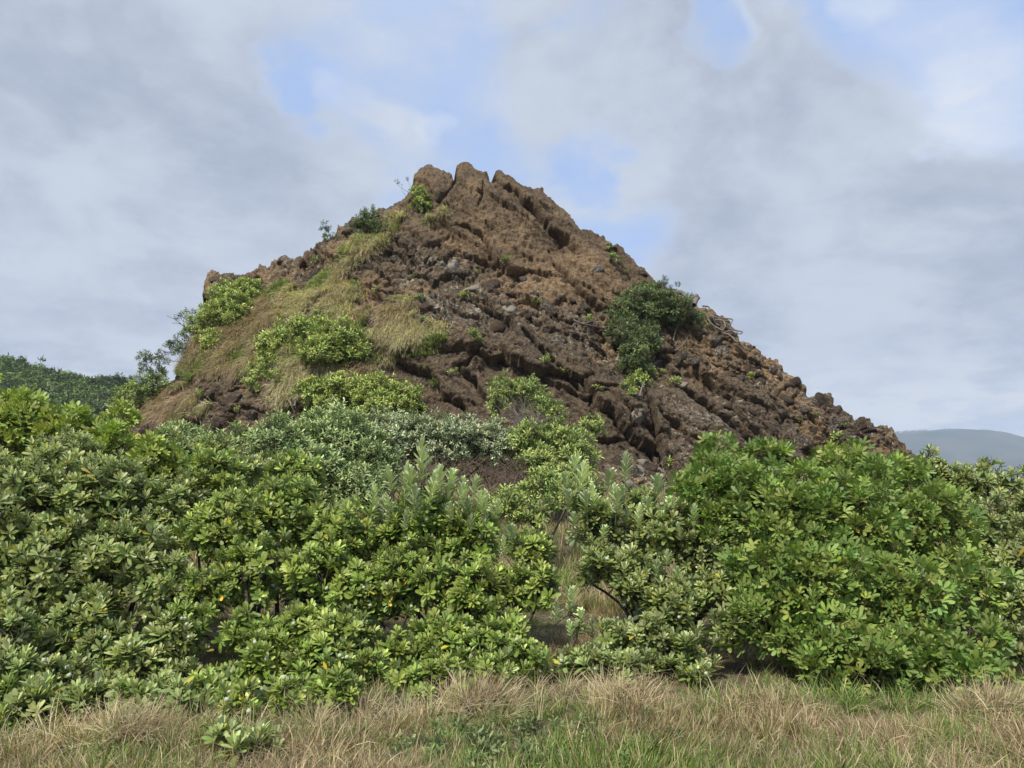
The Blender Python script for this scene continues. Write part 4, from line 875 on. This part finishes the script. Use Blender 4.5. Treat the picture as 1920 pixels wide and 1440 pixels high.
ix = np.where(nz+pr > .08, rng.integers(4, 7, len(xx)), np.where(nz2+pr > .05, rng.integers(7, 10, len(xx)), rng.integers(0, 4, len(xx))))
lx = fbm(np.stack([xx*.8, yy*.8, xx*0+5], 1), 2, 260)*.9; ly = fbm(np.stack([xx*.8, yy*.8, xx*0+9], 1), 2, 270)*.7
up = np.stack([rng.normal(0, .28, len(xx))+lx, rng.normal(-.05, .28, len(xx))+ly, np.ones(len(xx))], 1)
nz3 = fbm(np.stack([xx*1.1, yy*1.1, xx*0+3], 1), 2, 280)
bnd = np.interp(xx, [-6, -2.4, -2.0, -.9, -.2, .4, 2, 4, 6], [5.0, 5.1, 5.3, 5.45, 5.8, 6.1, 6.1, 5.9, 5.7])+.25*nz3
kp = (yy < bnd) | ((rng.random(len(xx)) < .25) & (yy < bnd+.7)) | ((rng.random(len(xx)) < .8) & (yy > bnd+.7))
xx, yy, zz, up, nz2, nz3, ix, nz = [q[kp] for q in (xx, yy, zz, up, nz2, nz3, ix, nz)]
scatter('grass', np.stack([xx, yy, zz-.01], 1), eulers(up), rng.uniform(.38, .88, len(xx))*np.clip(1+.7*nz2+.9*nz3, .35, 1.6), ix, T_GROUND, kind='stuff', label='dry straw-coloured grass with green blades along the front', category='grass')
xx, yy = ground_scatter(11000, 9.5, 24, 1.0); xx = xx*1.25; zz = ground_z(xx, yy)
nz = fbm(np.stack([xx*.5, yy*.5, xx*0], 1), 3, 220)
scatter('meadow_grass', np.stack([xx, yy, zz-.01], 1), eulers(np.stack([rng.normal(0, .2, len(xx)), rng.normal(-.1, .2, len(xx)), np.ones(len(xx))], 1)), rng.uniform(1.2, 2.0, len(xx)), np.where(nz > .25, rng.integers(4, 7, len(xx)), rng.integers(0, 4, len(xx))), T_GROUND, kind='stuff', label='dry grass showing in the gap between the shrubs', category='grass')
# tall blades at the shrub edge
n = 560; xx = rng.uniform(-4.6, 4.9, n); yy = np.interp(xx, [-6, -2.4, -2.0, -.9, -.2, .4, 2, 4, 6], [4.9, 5.0, 5.25, 5.4, 5.6, 5.8, 5.8, 5.6, 5.4])+.9*rng.random(n)**2; 
scatter('tall_grass', np.stack([xx, yy, ground_z(xx, yy)-.01], 1), eulers(np.stack([rng.normal(0, .25, n), rng.normal(-.1, .25, n), np.ones(n)], 1)), rng.uniform(.4, .85, n), np.where(fbm(np.stack([xx, yy, xx*0], 1), 2, 230)+rng.random(n)*.4-.2 > 0, rng.integers(0, 3, n), rng.integers(3, 6, n)), T_LONG, kind='stuff', label='taller arching grass blades along the foot of the shrubs', category='grass')
# low herbs in the turf
n = 90; xx = rng.normal(0.05, .6, n); yy = 5.1+.45*rng.normal(size=n)
scatter('ground_herbs', np.stack([xx, yy, ground_z(xx, yy)+.02], 1), eulers(np.stack([rng.normal(0, .4, n), rng.normal(-.2, .4, n), np.ones(n)], 1)), rng.uniform(.25, .5, n), rng.integers(0, 5, n), C_DARK, kind='stuff', label='low leafy green herbs growing through the dry grass', category='herbs')
def tussock(label, u_, v_, Y_, rad, n, kinds=(0, 3), s=1.0):
    x, y, z = at(u_, v_, Y_); z = gz(x, y); rt = thing('grass_tussock', label, 'grass tussock', (x, y, z))
    a = rng.random(n)*6.283; r = rad*np.sqrt(rng.random(n)); X_, Y2 = r*np.cos(a), r*np.sin(a)*.7
    Zt = .16*rad/.4*(1-(r/rad)**2); up = np.stack([X_/rad*.9+.1, Y2/rad*.9-.2, np.ones(n)*.8], 1)
    scatter('blades', np.stack([X_, Y2, Zt], 1), eulers(up), rng.uniform(.45, .85, n)*s, rng.integers(kinds[0], kinds[1], n), T_LONG, rt, kind='stuff')
tussock('big dry straw tussock at the bottom left beneath the shrub', 250, 1410, 5.15, .36, 60, s=.8)
tussock('dry tawny tussock in front of the shrub with pale shoots', 900, 1300, 5.9, .30, 40)
tussock('dry tussock below the open shrub right of the gap', 1180, 1290, 6.0, .26, 30)
tussock('dry tussock beside the low glossy clump at the bottom right', 1880, 1370, 5.6, .30, 36, s=.9)
tussock('green arching tussock under the broad glossy shrub', 1560, 1330, 5.9, .22, 22, (3, 6), .8)
tussock('withered tussock hanging in the dark hollow of the left shrubs', 700, 1190, 6.8, .18, 22)
# grass on the rock slope
gi = np.flatnonzero((grass.reshape(nr, NU)[:NV].ravel() > .45) & (np.arange(NV*NU) // NU > 20))
def rockgrass(n, name, label, sel=None):
    k = rng.choice(gi, n); p = Pd[k]; nn = N.reshape(-1, 3)[k]
    pat = fbm(p*1.0, 3, 240)+.10; pat2 = fbm(p*.6, 3, 250)
    pr = rng.random(n)*.6-.3
    ixx = np.where(pat+pr > .2, rng.integers(4, 7, n), np.where((pat2+pr > .12) | ((u[k] < 520) & (pr < .1)), rng.integers(7, 9, n), rng.integers(0, 4, n)))
    up = nn*.7+np.array((0, 0, 1))*.55+rng.normal(size=(n, 3))*.2
    down = np.array((0, 0, -1.))+nn*.3+rng.normal(size=(n, 3))*.25
    scatter(name, p+nn*.02, eulers(up, Xd=down), rng.uniform(.6, 1.4, n), ixx, T_ROCK, kind='stuff', label=label, category='grass')
rockgrass(9500, 'slope_grass', 'tawny dry grass mixed with green on the left slope of the rock')

# ------------------------------------------------------------------ far hills
def leafmass(name, n, size, cols, mat):
    out = []
    for k in range(4):
        lm = LeafMesh()
        for i in range(n):
            d = Vector((random.gauss(0, 1), random.gauss(0, 1), random.gauss(0, 1))).normalized(); p = d*random.uniform(.5, 1)*size
            e = Vector((random.gauss(0, 1), random.gauss(0, 1), random.gauss(0, .5))).normalized()
            lm.leaf(p, e, d, size*.8, size*.55, jit(random.choice(cols), .25), 1, 0, .2, (.6, .9, 1, .8, .3))
        out.append(lm)
    return variants(name, mat, out)
M_far = leaf_mat('far_foliage', .7, .2, (.08, .1, .04), .2, .1, .3)
FAR = {'dark': leafmass('dark_far_leaves', 16, .55, [(.05, .07, .028), (.07, .09, .04)], M_far), 'mid': leafmass('green_far_leaves', 16, .55, [(.12, .17, .045), (.10, .14, .04)], M_far), 'light': leafmass('light_far_leaves', 16, .5, [(.20, .27, .07), (.24, .29, .09)], M_far)}
def hill(name, outline, Y_, depth, label, mat, nz_amp, rows=40, toplift=0):
    hu = np.array([p[0] for p in outline], float); hv = np.array([p[1] for p in outline], float)
    uu = np.linspace(hu[0], hu[-1], 220); vv = np.interp(uu, hu, hv); k = Y_/(cp-sp_*(720-vv)/F)
    xt = (uu-960)/F*k; zt = CAMZ+(sp_+cp*(720-vv)/F)*k-toplift; zb = -14.0
    t = np.linspace(-1, 1, rows)[:, None]; prof = np.cos(t*math.pi/2)**.8
    Xh = np.repeat(xt[None], rows, 0); Yh = Y_+t*depth+0*Xh; Xh = Xh*(Yh/Y_)**.5; Zh = zb+(zt[None]-zb)*prof
    Pp = np.stack([Xh.ravel(), Yh.ravel(), Zh.ravel()], 1); Zh = Zh+nz_amp*fbm(Pp/(depth*.3), 4, 300).reshape(Zh.shape)*(1-np.abs(t))*np.minimum(1, np.abs(t)*4)
    idx = np.arange(rows*220).reshape(rows, 220); Fq = np.stack([idx[:-1, :-1], idx[:-1, 1:], idx[1:, 1:], idx[1:, :-1]], -1).reshape(-1, 4)
    VV_ = np.stack([Xh, Yh, Zh], -1); link(name, mesh_np(name, VV_.reshape(-1, 3), Fq, (mat,)), kind='structure', label=label); return VV_
M_hillnear = plain('wooded_slope', (.05, .07, .025), .95, .1, .5, .3)
HL = hill('wooded_hill', [(-700,560),(-300,620),(-60,665),(0,673),(30,676),(60,686),(85,692),(110,700),(150,707),(170,716),(200,714),(240,716),(300,735),(400,780),(600,860)], 190, 75, 'wooded green hillside to the left of the rock', M_hillnear, 5, toplift=2)
M_hillfar = plain('far_scrub', (.03, .042, .026), .95, .006, .45, .2, (.075, .075, .045))
HR = hill('distant_hill', [(1300,900),(1450,850),(1560,822),(1640,815),(1680,813),(1720,811),(1760,809),(1800,807),(1830,807),(1850,810),(1880,819),(1920,832),(2000,858),(2150,900)], 3000, 700, 'long low hill far off on the right', M_hillfar, 25)
# trees on the near hill
fr_ = HL[2:20].reshape(-1, 3); pu2, pv2 = proj(fr_); ok = np.flatnonzero((pu2 > -40) & (pu2 < 330) & (fr_[:, 1] < 195))
kk = rng.choice(ok, 2600); pp = fr_[kk]+rng.normal(size=(2600, 3))*np.array((2, 3, .8)); pp[:, 2] += .8
for nm, lab, key, m in (('dark_woodland', 'dark part of the wood covering the left hillside', 'dark', 0), ('light_woodland', 'lighter scrub covering the left hillside', 'mid', 1)):
    s_ = (vnoise(pp/9, 320) > .05) == (m == 0); q = pp[s_]; scatter(nm, q, eulers(rng.normal(size=(len(q), 3))+np.array((0, 0, 1))), rng.uniform(1.0, 2.0, len(q)), rng.integers(0, 4, len(q)), FAR[key], kind='stuff', label=lab, category='woodland')
TREES = [(8,668,3.2,'mid'),(32,672,2.6,'dark'),(62,684,2.6,'mid'),(88,688,2.6,'dark'),(112,696,2.6,'light'),(140,700,3.0,'dark'),(165,710,2.3,'mid'),(190,706,3.6,'dark'),(212,704,3.4,'dark'),(236,706,3.6,'dark'),(258,712,3.2,'dark'),
 (20,700,3.4,'light'),(60,712,3.6,'mid'),(100,722,4.2,'dark'),(78,740,4.6,'dark'),(140,730,3.2,'light'),(170,738,3.4,'mid'),(30,735,3.6,'light'),(10,750,3.6,'mid'),(120,755,3.6,'mid'),(160,762,3.4,'light'),(195,750,3.4,'mid'),(210,770,3.4,'mid'),(225,735,3.0,'dark'),(60,765,3.2,'light')]
LAB = {'dark': 'dark round-crowned tree on the wooded left hillside', 'mid': 'mid green tree on the wooded left hillside', 'light': 'light green tree on the wooded left hillside'}
ORD = 'first second third fourth fifth sixth seventh eighth ninth tenth eleventh'.split()
for ti, (a, b, r, key) in enumerate(TREES):
    row = [q for q in TREES if (q[1] < 694 or TREES.index(q) < 11)] if ti < 11 else [q for q in TREES[11:] if (q[1] < 745) == (b < 745)]
    rk = sorted(q[0] for q in row).index(a); lb = LAB[key].replace('wooded left hillside', '')+('hill skyline' if ti < 11 else 'upper hillside' if b < 745 else 'lower hillside')+f', {ORD[rk]} from the left'
    d2 = (pu2-a)**2+(pv2-b-6)**2; p = Vector(fr_[int(d2.argmin())]) ; c = Vector(at(a, b+r/190*F*.6, p.y-1))
    base = Vector((c.x, c.y, min(p.z, c.z-r)-.3)); rt = thing('hillside_tree', lb, 'tree', base, 'trees on the left hillside')
    tb = Tubes(); tb.add([(0, 0, 0), (.1, 0, (c.z-base.z)*.6), (0, 0, c.z-base.z)], .25, .12, 5); link('trunk', tb.mesh('trunk', M_bark), rt)
    n = int(26*r); d = rng.normal(size=(n, 3)); d /= np.linalg.norm(d, axis=1, keepdims=True); f = r*(.75+.25*vnoise(d*2+a, 330))*rng.uniform(.6, 1, n)
    q = d*f[:, None]*np.array((1.15, 1, .75))+np.array(c-base)
    scatter('crown', q, eulers(d+np.array((0, 0, .5))), rng.uniform(.8, 1.4, n), rng.integers(0, 4, n), FAR[key], rt, kind='stuff')
# tree line and mast on the far hill
rt_v = HR[19]; fu, fv = proj(rt_v); q = []
for a in np.arange(1660, 1800, 2.6):
    k = int(np.abs(fu-a).argmin()); q.append(rt_v[k]+np.array((random.uniform(-3, 3), -5, random.uniform(0, 3))))
q = np.array(q)
scatter('far_treeline', q, eulers(np.tile((0., 0, 1), (len(q), 1))), rng.uniform(7, 15, len(q)), rng.integers(0, 4, len(q)), FAR['dark'], kind='stuff', label='thin line of trees along the top of the distant hill', category='woodland')
x, y, z = at(1771, 809, 3000); rt = thing('radio_mast', 'thin mast standing on top of the distant hill', 'mast', (x, y, z-3))
tb = Tubes(); tb.add([(0, 0, 0), (0, 0, 26)], .8, .5, 5); link('pole', tb.mesh('pole', M_steel), rt)
tb = Tubes(); tb.add([(-2.5, 0, 24), (2.5, 0, 24)], .5, .5, 4); tb.add([(-1.8, 0, 20), (1.8, 0, 20)], .4, .4, 4); link('crossbar', tb.mesh('crossbar', M_steel), rt)

# ------------------------------------------------------------------ haze
HZ = 2.0e-4
hm = bpy.data.materials.new('haze'); hm.use_nodes = True; t = NT(hm.node_tree); t.n.clear()
pv_ = t.new('ShaderNodeVolumePrincipled'); pv_.inputs['Color'].default_value = (.66, .78, .96, 1); pv_.inputs['Density'].default_value = HZ; pv_.inputs['Anisotropy'].default_value = 0.0
oo = t.new('ShaderNodeOutputMaterial'); t.l.new(pv_.outputs[0], oo.inputs['Volume'])
bm = bmesh.new(); bmesh.ops.create_cube(bm, size=1)
for q in bm.verts: q.co.x *= 18400; q.co.y = q.co.y*12400+3050; q.co.z = -16.5 if q.co.z < 0 else 240
me = bpy.data.meshes.new('haze'); bm.to_mesh(me); bm.free(); me.materials.append(hm)
link('haze', me, kind='stuff')
print('cluster parts', TOTALPARTS, 'objects', len(S.objects))
